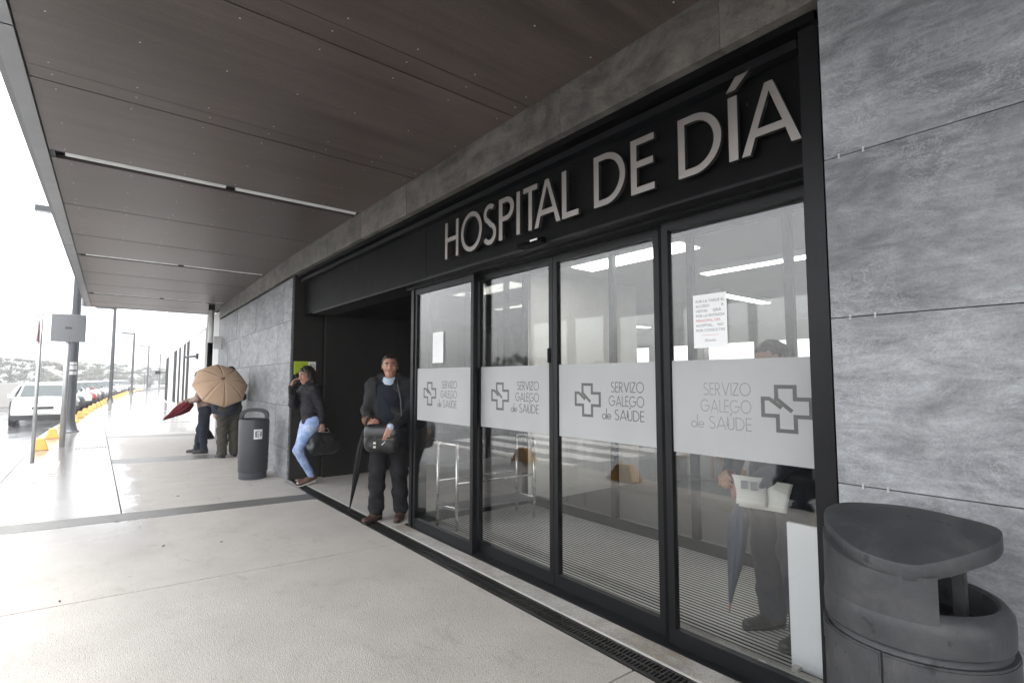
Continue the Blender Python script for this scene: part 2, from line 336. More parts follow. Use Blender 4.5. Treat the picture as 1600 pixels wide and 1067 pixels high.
# ------------------------------------------------------------------ lettering: geometric capitals from outlines
def arc(cx, cy, rx, ry, a0, a1, n=18):
    return [(cx + rx * math.cos(R(a0 + (a1 - a0) * i / n)), cy + ry * math.sin(R(a0 + (a1 - a0) * i / n))) for i in range(n + 1)]
def ribbon(p, wd):
    p = [Vector(q) for q in p]; L = []; Rr = []
    for i in range(len(p)):
        d0 = (p[i] - p[i - 1]).normalized() if i else None; d1 = (p[i + 1] - p[i]).normalized() if i < len(p) - 1 else None
        d = (d0 + d1).normalized() if d0 and d1 else (d0 or d1); nrm = Vector((-d.y, d.x))
        m = 1 / max(.4, nrm.dot(Vector((-d1.y, d1.x)))) if d0 and d1 else 1
        L.append(tuple(p[i] + nrm * wd / 2 * m)); Rr.append(tuple(p[i] - nrm * wd / 2 * m))
    return L + Rr[::-1]
def glyph(ch, w):
    h = w / 2
    if ch == 'I': return w, [[(0, 0), (w, 0), (w, 1), (0, 1)]]
    if ch == 'Í': return w, [[(0, 0), (w, 0), (w, 1), (0, 1)], [(-.02, 1.09), (.10, 1.09), (w + .20, 1.34), (w + .02, 1.34)]]
    if ch == 'H': return .66, [[(0, 0), (w, 0), (w, .45), (.66 - w, .45), (.66 - w, 0), (.66, 0), (.66, 1), (.66 - w, 1), (.66 - w, .45 + w), (w, .45 + w), (w, 1), (0, 1)]]
    if ch == 'T': return .48, [[(.24 - h, 0), (.24 + h, 0), (.24 + h, 1 - w), (.48, 1 - w), (.48, 1), (0, 1), (0, 1 - w), (.24 - h, 1 - w)]]
    if ch == 'L': return .42, [[(0, 0), (.42, 0), (.42, w), (w, w), (w, 1), (0, 1)]]
    if ch == 'E': return .46, [[(0, 0), (.46, 0), (.46, w), (w, w), (w, .47), (.44, .47), (.44, .47 + w), (w, .47 + w), (w, 1 - w), (.46, 1 - w), (.46, 1), (0, 1)]]
    if ch in 'AV':
        W = .84 if ch == 'A' else .78; t = w * 1.1
        if ch == 'V': return W, [[(0, 1), (W / 2 - t * .35, 0), (W / 2 + t * .35, 0), (W, 1), (W - t, 1), (W / 2, .2), (t, 1)]]
        s = (W / 2 - t * .45); o = [(0, 0), (t, 0), (t + .24 * s * .88, .24), (W - t - .24 * s * .88, .24), (W - t, 0), (W, 0), (W / 2 + t * .45, 1), (W / 2 - t * .45, 1)]
        x1 = t + (.24 + w) * s * .88
        return W, [o, [(x1, .24 + w), (W - x1, .24 + w), (W / 2, .86)]]
    if ch == 'O': return 1.0, [arc(.5, .5, .51, .515, 0, 360, 48)[:-1], arc(.5, .5, .51 - w, .515 - w, 0, 360, 48)[:-1]]
    if ch == 'D':
        o = [(0, 0), (.26, 0)] + arc(.26, .5, .46, .5, -90, 90, 28)[1:-1] + [(.26, 1), (0, 1)]
        i = [(w, w), (.26, w)] + arc(.26, .5, .46 - w, .5 - w, -90, 90, 28)[1:-1] + [(.26, 1 - w), (w, 1 - w)]
        return .72, [o, i]
    if ch in 'PR':
        b = [(.24, .44)] + arc(.24, .72, .26, .28, -90, 90, 20)[1:-1] + [(.24, 1), (0, 1)]
        o = ([(0, 0), (w, 0), (w, .44)] if ch == 'P' else [(0, 0), (w, 0), (w, .44), (.16, .44), (.42, 0), (.55, 0), (.28, .44)]) + b
        i = [(w, .44 + w), (.24, .44 + w)] + arc(.24, .72, .26 - w, .28 - w, -90, 90, 20)[1:-1] + [(.24, 1 - w), (w, 1 - w)]
        return (.50 if ch == 'P' else .55), [o, i]
    if ch == 'S':
        r1, r2 = .245 - h, .275 - h
        p = arc(.27, 1.01 - .245, r1, r1, 40, 250, 20) + arc(.27, -.01 + .275, r2, r2, 75, -150, 24)
        return .54, [ribbon(p, w)]
    if ch == 'Z': t = w * 1.25; return .58, [[(0, 0), (.58, 0), (.58, w), (t, w), (.58, 1 - w), (.58, 1), (.03, 1), (.03, 1 - w), (.58 - t, 1 - w), (0, w)]]
    if ch == 'G':
        p = arc(.5, .5, .5 - h, .5 - h, 45, 352, 40) + [(1. - h, .5 - h * .2), (.52, .5 - h * .2)]
        return 1.0, [ribbon(p, w)]
    if ch in 'UÚ':
        p = [(h, 1), (h, .3)] + arc(.29, .3, .29 - h, .3 - h, 180, 360, 18) + [(.58 - h, 1)]
        L = [ribbon(p, w)]
        if ch == 'Ú': L.append([(.2, 1.09), (.3, 1.09), (.47, 1.32), (.33, 1.32)])
        return .58, L
    if ch == 'd': return .56, [arc(.26, .27, .27, .28, 0, 360, 30)[:-1], arc(.26, .27, .27 - w, .28 - w, 0, 360, 30)[:-1], [(.545, 0), (.545 + w, 0), (.545 + w, 1.08), (.545, 1.08)]]
    if ch == 'e':
        p = [(.06, .28), (.49, .28)] + arc(.27, .28, .27 - h, .28 - h, 8, 320, 28)
        return .55, [ribbon(p, w)]
    return .3, []
def text_geo(txt, w, gap=.10):
    """loops of a line of lettering, cap height 1"""
    x = 0; out = []
    for c in txt:
        if c == ' ': x += .32; continue
        wd, L = glyph(c, w); out.append((c, [[(px + x, py) for px, py in l] for l in L])); x += wd + gap
    return x - gap, out
def solid_loops(b, loops, to3, depth):
    """fill loops (with holes) and extrude; to3(u,v,d) maps to 3-D, d=0 front, d=depth back"""
    groups = [loops]
    for g in groups:
        flat = [Vector((x, y, 0)) for l in g for x, y in l]
        tris = tessellate_polygon([[Vector((x, y, 0)) for x, y in l] for l in g])
        n = len(flat); v = [to3(p.x, p.y, 0) for p in flat] + [to3(p.x, p.y, depth) for p in flat]; f = []
        for t in tris:
            a, c, d = (flat[i] for i in t); s = (c - a).cross(d - a).z
            t = tuple(t) if s > 0 else tuple(t[::-1]); f.append(t); f.append(tuple(i + n for i in t[::-1]))
        k = 0
        for l in g:
            m = len(l)
            for i in range(m): f.append((k + i, k + (i + 1) % m, n + k + (i + 1) % m, n + k + i))
            k += m
        b.add(v, f)
def font_mesh(txt, size, align='LEFT'):
    c = bpy.data.curves.new('t', 'FONT'); c.body = txt; c.size = size; c.align_x = align; c.resolution_u = 2
    o = bpy.data.objects.new('t', c); COL.objects.link(o); bpy.context.view_layer.update()
    me = bpy.data.meshes.new_from_object(o.evaluated_get(bpy.context.evaluated_depsgraph_get()))
    bpy.data.objects.remove(o); return me

# ------------------------------------------------------------------ plan lines of the place
KY = [-40, 0, 5, 12, 15.1, 17.8, 21.3, 24, 26.6, 29.1, 31.7, 34.4, 36.8, 39, 42.9, 51.4, 69.2, 85.9, 102.3, 140]
KX = [-.85, -.85, -.85, -.86, -.85, -.79, -.68, -.5, -.4, -.27, -.11, .03, .21, .38, .59, 1.31, 2.83, 4.88, 7.49, 15]
def xk(y): return float(np.interp(y, KY, KX))             # line of the yellow blocks
def xw(y): return 2.30 if y < 8.25 else 2.30 + .0285 * (y - 8.25)   # face of the stone wall
def xf(y): return 2.42 + (y - 16.) * 1.4 / 27.2            # face of the far wing
def xo(y): return -.41 + .0195 * (y - 4.2)                # outer edge of the canopy soffit

# ------------------------------------------------------------------ ground: road, kerb, pavement slabs, strips
structure('road', B().box(-400, 400, -300, 500, -.35, -.13).me(), 'road')
ys = [-30, -10, 0, 8, 14, 18, 22, 26, 30, 35, 40, 46, 52, 60, 70, 80, 92, 104, 120]
b = B()
for y0, y1 in zip(ys, ys[1:]): b.prism([(xk(y0) - .16, y0), (14, y0), (14, y1), (xk(y1) - .16, y1)], -.3, -.016)
pav = structure('pavement', b.me(), 'joint')
def skew(x, y): return y - .0185 * y * (x - .9)            # the cross joints fan out along the curve
def slab(name, x0, x1, y0, y1, mat='pave', g=.006, fx0=None, fx1=None):
    a0 = fx0(y0) if fx0 else x0; a1 = fx0(y1) if fx0 else x0; c0 = fx1(y0) if fx1 else x1; c1 = fx1(y1) if fx1 else x1
    b = B().prism([(a0 + g, skew(a0, y0) + g), (c0 - g, skew(c0, y0) + g), (c1 - g, skew(c1, y1) - g), (a1 + g, skew(a1, y1) - g)], -.06, 0)
    return b.obj(name, mat, pav)
kx = lambda y: xk(y) - .14
rows = [(-6, -3.1, 0), (-3.1, -.6, 0), (-.6, 1.84, 0), (1.84, 4.58, 0), (4.58, 6.9, 0), (6.9, 7.28, 1), (7.28, 9.4, 0), (9.4, 11.55, 0), (11.55, 12.2, 1),
        (12.2, 14.4, 0), (14.4, 16.6, 0), (16.6, 17.2, 1), (17.2, 19.6, 0), (19.6, 22, 0), (22, 22.6, 1), (22.6, 26, 0), (26, 30, 0), (30, 30.6, 1), (30.6, 36, 0), (36, 42, 0), (42, 52, 0), (52, 70, 0), (70, 90, 0), (90, 118, 0)]
for y0, y1, st in rows:
    wallx = (lambda y: 2.245) if y1 < 8 else (lambda y: 2.245 if y < 8.6 else (xw(y) + .08 if y < 15.5 else xf(y) + 3))
    if y1 < .9: wallx = lambda y: 2.245
    if st:
        slab('concrete_strip', 0, 0, y0, y1, 'strip', fx0=(lambda y: kx(y)) if y0 < 8 else (lambda y: .3 if y < 20 else kx(y)), fx1=wallx)
        if y0 > 8 and y0 < 20: slab('paving_slab', 0, .3, y0, y1, fx0=kx)
    elif y0 > 7 and y0 < 20:
        slab('paving_slab', 0, .3, y0, y1, fx0=kx); slab('paving_slab', .3, 0, y0, y1, fx1=wallx)
    else: slab('paving_slab', 0, 0, y0, y1, fx0=kx, fx1=wallx)
# kerb stones
for i in range(34):
    y0, y1 = -4 + i * 2, -2 + i * 2
    B().prism([(xk(y0) - .32, y0 + .004), (xk(y0) - .15, y0 + .004), (xk(y1) - .15, y1 - .004), (xk(y1) - .32, y1 - .004)], -.13, -.002,
              [(xk(y0) - .30, y0 + .004), (xk(y0) - .15, y0 + .004), (xk(y1) - .15, y1 - .004), (xk(y1) - .30, y1 - .004)]).obj('kerb_stone', 'thresh', pav)
# ribbed dropped-kerb slabs by the round sign
for i in range(9):
    y = 10.3 + i * .26
    B().box(-.92, -.42, y, y + .17, .0, .006).obj('tactile_rib', 'thresh', pav)
b = B()
for i in range(12): b.box(-.26 + i * .05, -.235 + i * .05, 14.55, 14.9, .001, .004)
tag(b.obj('gully_grate', 'castiron', pav))
# zebra crossing on the road (mirrored in the doors)
for i in range(7):
    B().box(-1.9 - i * 1.0, -1.4 - i * 1.0, 7.0, 12.0, -.13, -.126).obj('zebra_stripe', 'paint', bpy.data.objects['road'])
# threshold in front of the doors, floor of the recess
B().box(2.418, 2.9, .86, 5.0, -.06, .003).obj('threshold_slab', 'thresh', pav)
B().box(2.418, 6.2, 5.006, 8.35, -.06, .001).obj('recess_slab', 'pave', pav)

# linear drain with slotted cast-iron grates
dr = thing('linear_drain', 'black slotted drain channel running along the foot of the glass doors', 'drain', (2.33, 0, 0))
B().box(-.078, .083, -3, 8.18, -.05, -.014).obj('channel', 'dark', dr)
B().box(-.079, -.070, -3, 8.18, -.05, .0015).obj('channel_edge', 'castiron', dr)
B().box(.076, .087, -3, 8.18, -.05, .004).obj('channel_edge', 'alu', dr)
gb = B(); gb.box(-.068, -.052, .002, .498, -.02, -.001); gb.box(.056, .074, .002, .498, -.02, -.001); gb.box(-.006, .008, .002, .498, -.022, -.003)
for i in range(20): gb.box(-.066, .072, .004 + i * .0247, .014 + i * .0247, -.02, -.0015)
gm = gb.me('grate')
for i in range(22): obj('drain_grate', gm, 'castiron', dr, (0, -2.9 + i * .5, 0))

# ------------------------------------------------------------------ hospital building
hb = thing('hospital_building', 'slate clad hospital front with a wide black entrance recess', 'building')
B().box(2.75, 16, -9, 15.5, 3.42, 9.5).obj('upper_storey', 'wall_core', hb)
CZ = [0., .44, 1.093, 1.742, 2.393, 3.085]
# right wall
rw_ = B().box(2.36, 2.75, -7, .80, 0, 3.42).obj('stone_wall', 'wall_core', hb)
for k in range(5):
    for j in range(5):
        y1 = .822 - j * 1.5 - (.0 if j == 0 else (k % 2) * .5 - .5); y0 = .822 - (j + 1) * 1.5 - ((k % 2) * .5 - .5)
        x0 = 2.30 + random.uniform(-.0015, .0015)
        B().box(x0, 2.362, y0 + .002, y1 - .002, CZ[k] + .0018, CZ[k + 1] - .0018).obj('stone_panel', 'slate', rw_, bevel=.0012)
for y, z in ((.752, 1.742), (.668, 1.742), (.765, 2.393), (.68, 2.393), (.735, 1.093), (.655, 1.093)):
    B().box(2.296, 2.306, y - .0035, y + .0035, z - .010, z + .010).obj('spacer_clip', 'vinyl', rw_)
# left wall (slightly turned away)
def wseg(y0, y1, d0, d1, g=.003): return [(xw(y0) + d0, y0 + g), (xw(y0) + d1, y0 + g), (xw(y1) + d1, y1 - g), (xw(y1) + d0, y1 - g)]
lw = B().prism(wseg(8.28, 15.48, .06, .6), 0, 3.42).obj('stone_wall', 'wall_core', hb)
cuts = {0: [8.25, 9.6, 11.3, 12.9, 14.3, 15.5], 1: [8.25, 9.05, 10.6, 12.2, 13.8, 15.5], 2: [8.25, 9.6, 11.3, 12.9, 14.3, 15.5], 3: [8.25, 9.1, 10.7, 12.4, 14.0, 15.5], 4: [8.25, 8.75, 9.5, 10.9, 12.9, 13.6, 15.5]}
for k in range(5):
    for y0, y1 in zip(cuts[k], cuts[k][1:]):
        e = random.uniform(-.004, .004)
        B().prism(wseg(y0, y1, e, .062), CZ[k] + .003, min(CZ[k + 1], 3.05) - .003).obj('stone_panel', 'slate', lw)
# band above the portal
bd = B().prism([(2.36, -7), (2.75, -7), (2.75, 8.25), (2.36, 8.25)], 3.10, 3.42).obj('stone_band', 'wall_core', hb)
bc = [-6.5, -5.3, -4.2, -3.1, -2., -.95, .15, 1.25, 2.36, 3.45, 4.5, 5.6, 6.7, 7.5, 8.25, 9.5, 11.4, 12.9, 14.2, 15.5]
for y0, y1 in zip(bc, bc[1:]):
    B().prism(wseg(y0, y1, -.012 + random.uniform(-.003, .003), .062, .0015), 3.088, 3.40).obj('band_panel', 'slate_band', bd)
# black lining of the entrance
pl = B().box(2.47, 2.75, .86, 8.2, 2.48, 3.42).obj('portal_lining', 'black', hb)
B().box(2.455, 2.472, .95, 4.395, 2.47, 2.965).obj('fascia_panel', 'black', pl); B().box(2.455, 2.472, 4.40, 7.72, 2.47, 2.965).obj('fascia_panel', 'black', pl)
B().box(2.40, 2.47, .95, 8.19, 2.985, 3.03).obj('head_profile', 'frame', pl); B().box(2.345, 2.47, .85, 8.22, 3.045, 3.086).obj('head_profile', 'black', pl)
B().box(2.445, 2.76, .95, 7.72, 2.452, 2.468).obj('head_profile', 'frame', pl)
B().box(2.32, 2.76, 8.19, 8.27, 0, 3.085).obj('reveal_panel', 'recess', pl)
for x0, x1 in ((2.78, 3.98), (3.985, 5.2), (5.205, 6.3)):
    for z0, z1 in ((0, 1.345), (1.352, 2.5)): B().box(x0, x1, 8.10, 8.196, z0, z1).obj('wall_panel', 'recess', pl)
B().box(2.76, 6.3, 8.2, 8.28, 0, 2.6).obj('wall_backing', 'black', pl); B().box(6.1, 6.3, 5.0, 8.3, 0, 2.6).obj('wall_panel', 'recess', pl); B().box(2.76, 6.3, 4.99, 8.3, 2.5, 2.62).obj('recess_ceiling', 'black', pl)
B().box(2.372, 2.72, .852, .93, 0, 3.04).obj('portal_post', 'frame', pl); B().box(2.42, 2.75, .80, .853, 0, 3.08).obj('portal_post', 'black', pl)
# interior: vestibule and hall
B().box(2.62, 13, -3, 14, -.3, -.022).obj('interior_floor', 'intfloor', hb)
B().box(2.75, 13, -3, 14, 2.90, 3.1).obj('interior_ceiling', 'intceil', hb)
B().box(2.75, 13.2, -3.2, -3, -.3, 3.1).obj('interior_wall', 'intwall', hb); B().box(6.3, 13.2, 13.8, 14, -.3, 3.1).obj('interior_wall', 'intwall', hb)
B().box(2.76, 2.80, -3, .80, -.3, 3.1).obj('interior_wall', 'intwall', hb)
B().box(6.30, 6.36, 5.0, 14, -.3, 3.1).obj('interior_wall', 'intwall', hb); B().box(4.25, 6.36, 4.93, 4.985, -.3, 3.1).obj('interior_wall', 'intwall', hb)
bw = B().box(13, 13.2, -3, 14, -.3, .95); bw.box(13, 13.2, -3, 14, 2.45, 3.1)
for y in (-3, -.2, 1.4, 3.0, 4.6, 6.2, 7.8, 9.4, 11, 13.6): bw.box(12.98, 13.22, y, y + .22, .95, 2.45)
bw.obj('interior_wall', 'intwall', hb)
B().box(2.70, 2.80, .90, 5.0, 2.45, 2.92).obj('interior_header', 'intceil', hb)
# lit lamps indoors
def ilamp(x0, x1, y0, y1, z=2.9):
    f = B().box(x0, x1, y0, y1, z - .07, z - .001).obj('ceiling_lamp_housing', 'whiteboard', hb)
    B().box(x0 + .02, x1 - .02, y0 + .02, y1 - .02, z - .078, z - .0705).obj('lamp_diffuser', 'lamp', f)
ilamp(4.36, 4.76, 2.85, 4.35); ilamp(7.5, 9.2, 4.2, 4.4); ilamp(5.9, 6.1, 1.9, 3.6); ilamp(9.5, 11.2, 8.2, 8.4)
for x, y in ((8, 2.6), (9.3, 3.4), (10.4, 6.2), (7.2, 6.0), (10, 1.2)):
    B().lathe([(.09, 2.885), (.09, 2.899)], 20, (x, y)).obj('downlight', 'lamp', hb)

# ------------------------------------------------------------------ canopy
cp = thing('entrance_canopy', 'long brown panelled canopy with recessed light strips over the pavement', 'canopy')
ZC = 3.395
B().prism([(xo(-6) - .05, -6), (2.9, -6), (2.9, 17.4), (xo(17.4) - .05, 17.4)], ZC + .06, ZC + .32).obj('canopy_deck', 'wall_core', cp)
def cseg(y0, y1, xa, xb=None, g=.004):
    xb = xb or (lambda y: xw(y) + .05)
    return [(xa(y0), y0 + g), (xb(y0), y0 + g), (xb(y1), y1 - g), (xa(y1), y1 - g)]
st0 = [1.17 + 1.495 * i for i in range(-4, 11)]; st0 = [s for s in st0 if s < 16.4]
prev = -5.6; riv = B()
def rivet(x, y):
    riv.lathe([(.0055, ZC - .003), (.004, ZC - .005)], 6, (x, y))
for i, s in enumerate(st0):
    idx = i - 4
    if s > prev: 
        B().prism(cseg(prev, s, xo), ZC, ZC + .03).obj('soffit_panel', 'soffit', cp)
        for yy in (prev + .09, (prev + s) / 2, s - .09):
            for q in range(7): rivet(xo(yy) + .12 + q * .42 + random.uniform(-.02, .02), yy)
    if idx % 3 == 0:
        y0, y1 = s, s + .175
        sl = B().prism(cseg(y0, y1, lambda y: xo(y) + .02), ZC + .05, ZC + .058).obj('light_slot', 'slot', cp)
        B().prism(cseg(y0, y1, xo, lambda y: xo(y) + .035), ZC, ZC + .05).obj('slot_end', 'slot', sl)
        xa, xb = xo(s) + .10, xw(s) - .04; xm = (xa + xb) / 2 - .02
        for u0, u1 in ((xa, xm - .04), (xm + .05, xb)):
            db = B(); n = 8
            pr_ = [(math.cos(PI * k / n), math.sin(PI * k / n)) for k in range(n + 1)]
            v = []; f = []
            for xx in (u0, u1): v += [(xx, y0 + .066 - .055 * c, ZC + .040 - .044 * sn) for c, sn in pr_]
            for k in range(n): f.append((k, k + 1, n + 2 + k, n + 1 + k))
            f += [tuple(range(n + 1)), tuple(range(2 * n + 1, n, -1))]
            shade_auto(db.add(v, f).obj('lamp_tube_cover', 'diffuser', sl), 60)
    else:
        B().prism(cseg(s, s + .175, xo), ZC + .002, ZC + .03).obj('soffit_strip', 'soffit', cp)
        for q in range(7): rivet(xo(s) + .12 + q * .42 + random.uniform(-.02, .02), s + .06); 
    prev = s + .175
B().prism(cseg(prev, 17.38, xo), ZC, ZC + .03).obj('soffit_panel', 'soffit', cp)
tag(riv.obj('soffit_rivets', 'rivet', cp), kind='stuff')
for y0, y1 in ((-6, -2), (-2, 3.72), (3.73, 9.5), (9.51, 17.4)):
    B().prism(cseg(y0, y1, lambda y: xo(y) - .10, lambda y: xo(y) - .006, .002), ZC - .02, ZC + .25).obj('edge_trim', 'trim', cp)
    B().prism(cseg(y0, y1, lambda y: xo(y) - .15, lambda y: xo(y) - .102, .002), ZC + .04, ZC + .42, cseg(y0, y1, lambda y: xo(y) - .24, lambda y: xo(y) - .102, .002)).obj('gutter_face', 'signback', cp)
B().prism([(xo(17.4) - .2, 17.4), (2.62, 17.4), (2.62, 17.46), (xo(17.4) - .2, 17.46)], ZC - .012, ZC + .38).obj('end_trim', 'trim', cp)
cl = thing('canopy_column', 'slim grey and black column holding up the far end of the canopy', 'column', (2.26, 15.15, 0))
B().lathe([(.17, 0), (.17, .03), (.11, .16), (.062, .22), (.06, 2.42)], 20).obj('column_lower_sleeve', 'black', cl, True)
B().lathe([(.065, 2.42), (.065, 3.25)], 20).obj('column_shaft', 'signwhite', cl, True); B().lathe([(.07, 3.25), (.07, 3.39)], 20).obj('column_collar', 'black', cl)
ws = thing('wall_plate', 'small white plate fixed to the column under the canopy', 'sign', (2.40, 15.02, 2.42))
B().box(-.09, .09, 0, .02, -.16, .16).obj('plate', 'signwhite', ws, bevel=.01)

# ------------------------------------------------------------------ entrance doors
ge = thing('glass_entrance', 'black framed sliding glass doors with a frosted band under the metal lettering', 'glass door', (2.65, 0, 0))
def door(y0, y1, x, logo, name='door_leaf'):
    """a leaf in the plane X=x, local to the entrance; y0>y1 in picture order"""
    lo, hi = min(y0, y1), max(y0, y1); sw = .042; d = .022
    fr = B()
    fr.box(x - d, x + d, lo, lo + sw, .012, 2.43); fr.box(x - d, x + d, hi - sw, hi, .012, 2.43)
    fr.box(x - d, x + d, lo + sw, hi - sw, .012, .10); fr.box(x - d, x + d, lo + sw, hi - sw, 2.375, 2.43)
    f = fr.obj(name, 'frame', ge)
    B().box(x - .004, x + .004, lo + sw - .004, hi - sw + .004, .098, 2.377).obj('glass_pane', 'glass', f)
    B().box(x - .0068, x - .0052, lo + sw + .004, hi - sw - .004, 1.085, 1.605).obj('frosted_band', 'vinyl', f)
    X = x - .0075
    if logo:
        cy, ty, mirror = logo
        # cross with a needle; u to the right in the picture = -y
        s = .226; t = .30 * s; q = s / 2 - .5 * .36 * s; wd = .019
        a, c = s * .315, s * .685
        P = [(a - .004, .685 * s - .012), (a - .004, s - .012), (c, s - .012), (c, c), (s, c), (s, a), (c, a), (c, 0), (a, 0), (a, a), (0, a), (0, c), (a * .45, c), (a + .02, .49 * s)]
        bb = B(); to = lambda u, v, dd: (X + dd, cy - u, 1.248 + v)
        solid_loops(bb, [ribbon([Vector((u, v)) for u, v in P], wd)], to, .0008)
        solid_loops(bb, [ribbon([Vector((a - .012, .72 * s)), Vector((.62 * s, .42 * s))], wd)], lambda u, v, dd: (X - .0003 + dd, cy - u, 1.248 + v), .0008)
        bb.obj('cross_emblem', 'vink', f)
        for txt, zz, hh in (('SERVIZO', 1.412, .068), ('GALEGO', 1.322, .068), ('de SAÚDE', 1.232, .068)):
            wt, gl = text_geo(txt, .085, .09); fx = .265 if txt != 'de SAÚDE' else .345
            if txt == 'GALEGO': fx = .285
            sx = fx / wt; bb = B()
            for ch, L in gl:
                if ch == 'd': solid_loops(bb, L[:2], lambda u, v, dd: (X + dd, ty - .35 + fx - u * sx, zz + v * hh), .0008); L = L[2:]
                if ch in 'ÚÍ': solid_loops(bb, L[1:], lambda u, v, dd: (X + dd, ty - .35 + fx - u * sx, zz + v * hh), .0008); L = L[:1]
                solid_loops(bb, L, lambda u, v, dd: (X + dd, ty - .35 + fx - u * sx, zz + v * hh), .0008)
            bb.obj('lettering', 'vpale' if mirror else 'vink', f)
    return f
door(4.84, 3.765, -.05, (4.655, 4.40, 0)); door(3.825, 2.835, .03, (3.615, 3.36, 0)); door(2.83, 1.885, .03, (2.615, 2.375, 0)); door(1.83, .985, -.02, (1.262, 1.672, 1))
B().box(-.09, .09, .935, 4.98, .0, .012).obj('door_track', 'frame', ge); B().box(-.10, .10, .935, 4.98, 2.432, 2.4515).obj('door_header', 'frame', ge)
B().box(-.06, .06, .932, .984, .012, 2.432).obj('door_jamb', 'frame', ge); B().box(-.085, .06, 4.845, 4.9, .012, 2.432).obj('door_jamb', 'frame', ge)
B().box(-.01, .075, 3.827, 3.875, .012, 2.432).obj('door_jamb', 'black', ge)
B().box(.002, .062, 1.832, 1.884, .012, 2.432).obj('door_jamb', 'black', ge)
B().box(-.001, .028, 2.86, 2.885, 1.62, 1.73).obj('door_lock', 'black', ge)
# side screen and inner screen of the vestibule
for (xa, xb) in ((.07, .78), (.80, 1.52)):
    f = B(); f.box(xa, xa + .05, 4.90, 4.95, 0, 2.89); f.box(xb - .05, xb, 4.90, 4.95, 0, 2.89); f.box(xa + .05, xb - .05, 4.90, 4.95, 0, .10); f.box(xa + .05, xb - .05, 4.90, 4.95, 2.80, 2.89)
    f = f.obj('side_screen', 'frame', ge); B().box(xa + .046, xb - .046, 4.921, 4.929, .098, 2.802).obj('glass_pane', 'glass', f)
ym = [.86, 1.75, 2.61, 3.53, 4.45, 4.90]
for ya, yb in zip(ym, ym[1:]):
    f = B(); f.box(1.52, 1.58, ya, ya + .06, -.02, 2.89); f.box(1.52, 1.58, ya + .06, yb, -.02, .10); f.box(1.52, 1.58, ya + .06, yb, 2.80, 2.89)
    f = f.obj('inner_screen', 'frame', ge); B().box(1.546, 1.554, ya + .056, yb + .004, .098, 2.802).obj('glass_pane', 'glass', f)
sn = thing('door_sensor', 'small black motion sensor hung under the metal lettering', 'sensor', (2.405, 2.80, 2.468))
B().prism([(-.03, -.13), (.05, -.13), (.05, .13), (-.03, .13)], -.01, .035, [(.01, -.12), (.05, -.12), (.05, .12), (.01, .12)]).obj('housing', 'black', sn, bevel=.006)
B().box(-.034, -.028, -.115, -.04, .004, .016).obj('maker_mark', 'signwhite', sn)

# entrance mat of aluminium strips
mt = thing('entrance_mat', 'ribbed aluminium strip mat on the vestibule floor behind the doors', 'mat', (2.76, .95, 0))
B().box(-.02, 1.42, 0, 3.94, -.022, -.001).obj('mat_base', 'rubber', mt)
sm = B().box(0, .018, 0, 3.94, -.002, .002).me('strip')
for i in range(36): obj('mat_strip', sm, 'alu', mt, (i * .0394, 0, 0))

# metal lettering over the doors
sg = thing('metal_lettering', 'raised brushed metal letters reading HOSPITAL DE DÍA on the black fascia', 'sign', (2.40, 0, 2.566))
LET = [('H', 3.958, 3.741), ('O', 3.695, 3.393), ('S', 3.373, 3.199), ('P', 3.161, 2.975), ('I', 2.945, 2.905), ('T', 2.866, 2.710), ('A', 2.742, 2.476), ('L', 2.461, 2.309),
       ('D', 2.173, 1.925), ('E', 1.883, 1.719), ('D', 1.565, 1.317), ('Í', 1.279, 1.232), ('A', 1.214, .942)]
for ch, ya, yb in LET:
    wd, L = glyph(ch, .118); s = (ya - yb) / wd; bb = B()
    for grp in ([L] if ch != 'Í' else [L[:1], L[1:]]):
        solid_loops(bb, grp, lambda u, v, d: (d, ya - u * s, v * .325), .026)
    o = bb.obj('letter', 'steel', sg); o.data.materials.append(M['letter_side'])
    for p_ in o.data.polygons:
        if abs(p_.normal.x) < .5: p_.material_index = 1
for ch, ya, yb in LET:
    y = (ya + yb) / 2
    b = B()
    for zz in (.06, .27): b.tube([(.026, ya - .02, zz), (.056, ya - .02, zz)], .006, 6)
    b.obj('stand_off', 'slot', sg)
# notices on the glass
def notice(label, x, y1, z1, wd, ht, lines, size):
    t = thing('notice_sheet', label, 'notice', (x, y1, z1))
    B().box(-.0006, 0, -wd, 0, -ht, 0).obj('sheet', 'paper', t)
    for i, (txt, zz, mk, al) in enumerate(lines):
        me = font_mesh(txt, size)
        xs = [v.co.x for v in me.vertices]; wdt = max(xs) - min(xs) if xs else 1
        k = min(1, (wd - .03) / wdt) if al != 'C' else 1
        off = (wd - wdt * k) / 2 if al == 'C' else .016
        for v in me.vertices: v.co = (-.0012, -off - v.co.x * k, -zz + v.co.y)
        obj('printed_line', me, mk, t)
notice('printed white notice about visitor access taped above the fourth frosted band', 2.6225, 1.637, 1.968, .20, .297,
       [('POR LA TARDE EL', .045, 'ink', 'L'), ('ACCESO           A', .072, 'ink', 'L'), ('VISITAS     SERÁ', .099, 'ink', 'L'), ('POR LA ENTRADA', .126, 'ink', 'L'), ('PRINCIPAL DEL', .153, 'redink', 'L'),
        ('HOSPITAL,    NO', .180, 'ink', 'L'), ('POR CONSULTAS', .207, 'ink', 'L'), ('--------------', .232, 'redink', 'C'), ('Gracias', .262, 'ink', 'C')], .022)
notice('blank looking white sheet with torn top on the leftmost glass panel', 2.592, 4.49, 1.955, .20, .30,
       [('----  ------ --', .05 + .03 * i, 'ink', 'L') for i in range(7)], .016)
gs = thing('smoking_sign', 'lime green and white no smoking plate on the black reveal above the woman', 'sign', (2.335, 8.188, 1.565))
B().box(0, .21, -.006, 0, 0, .20).obj('green_panel', 'green', gs); B().box(.212, .325, -.006, 0, .05, .20).obj('white_panel', 'signwhite', gs)
b = B(); n = 24
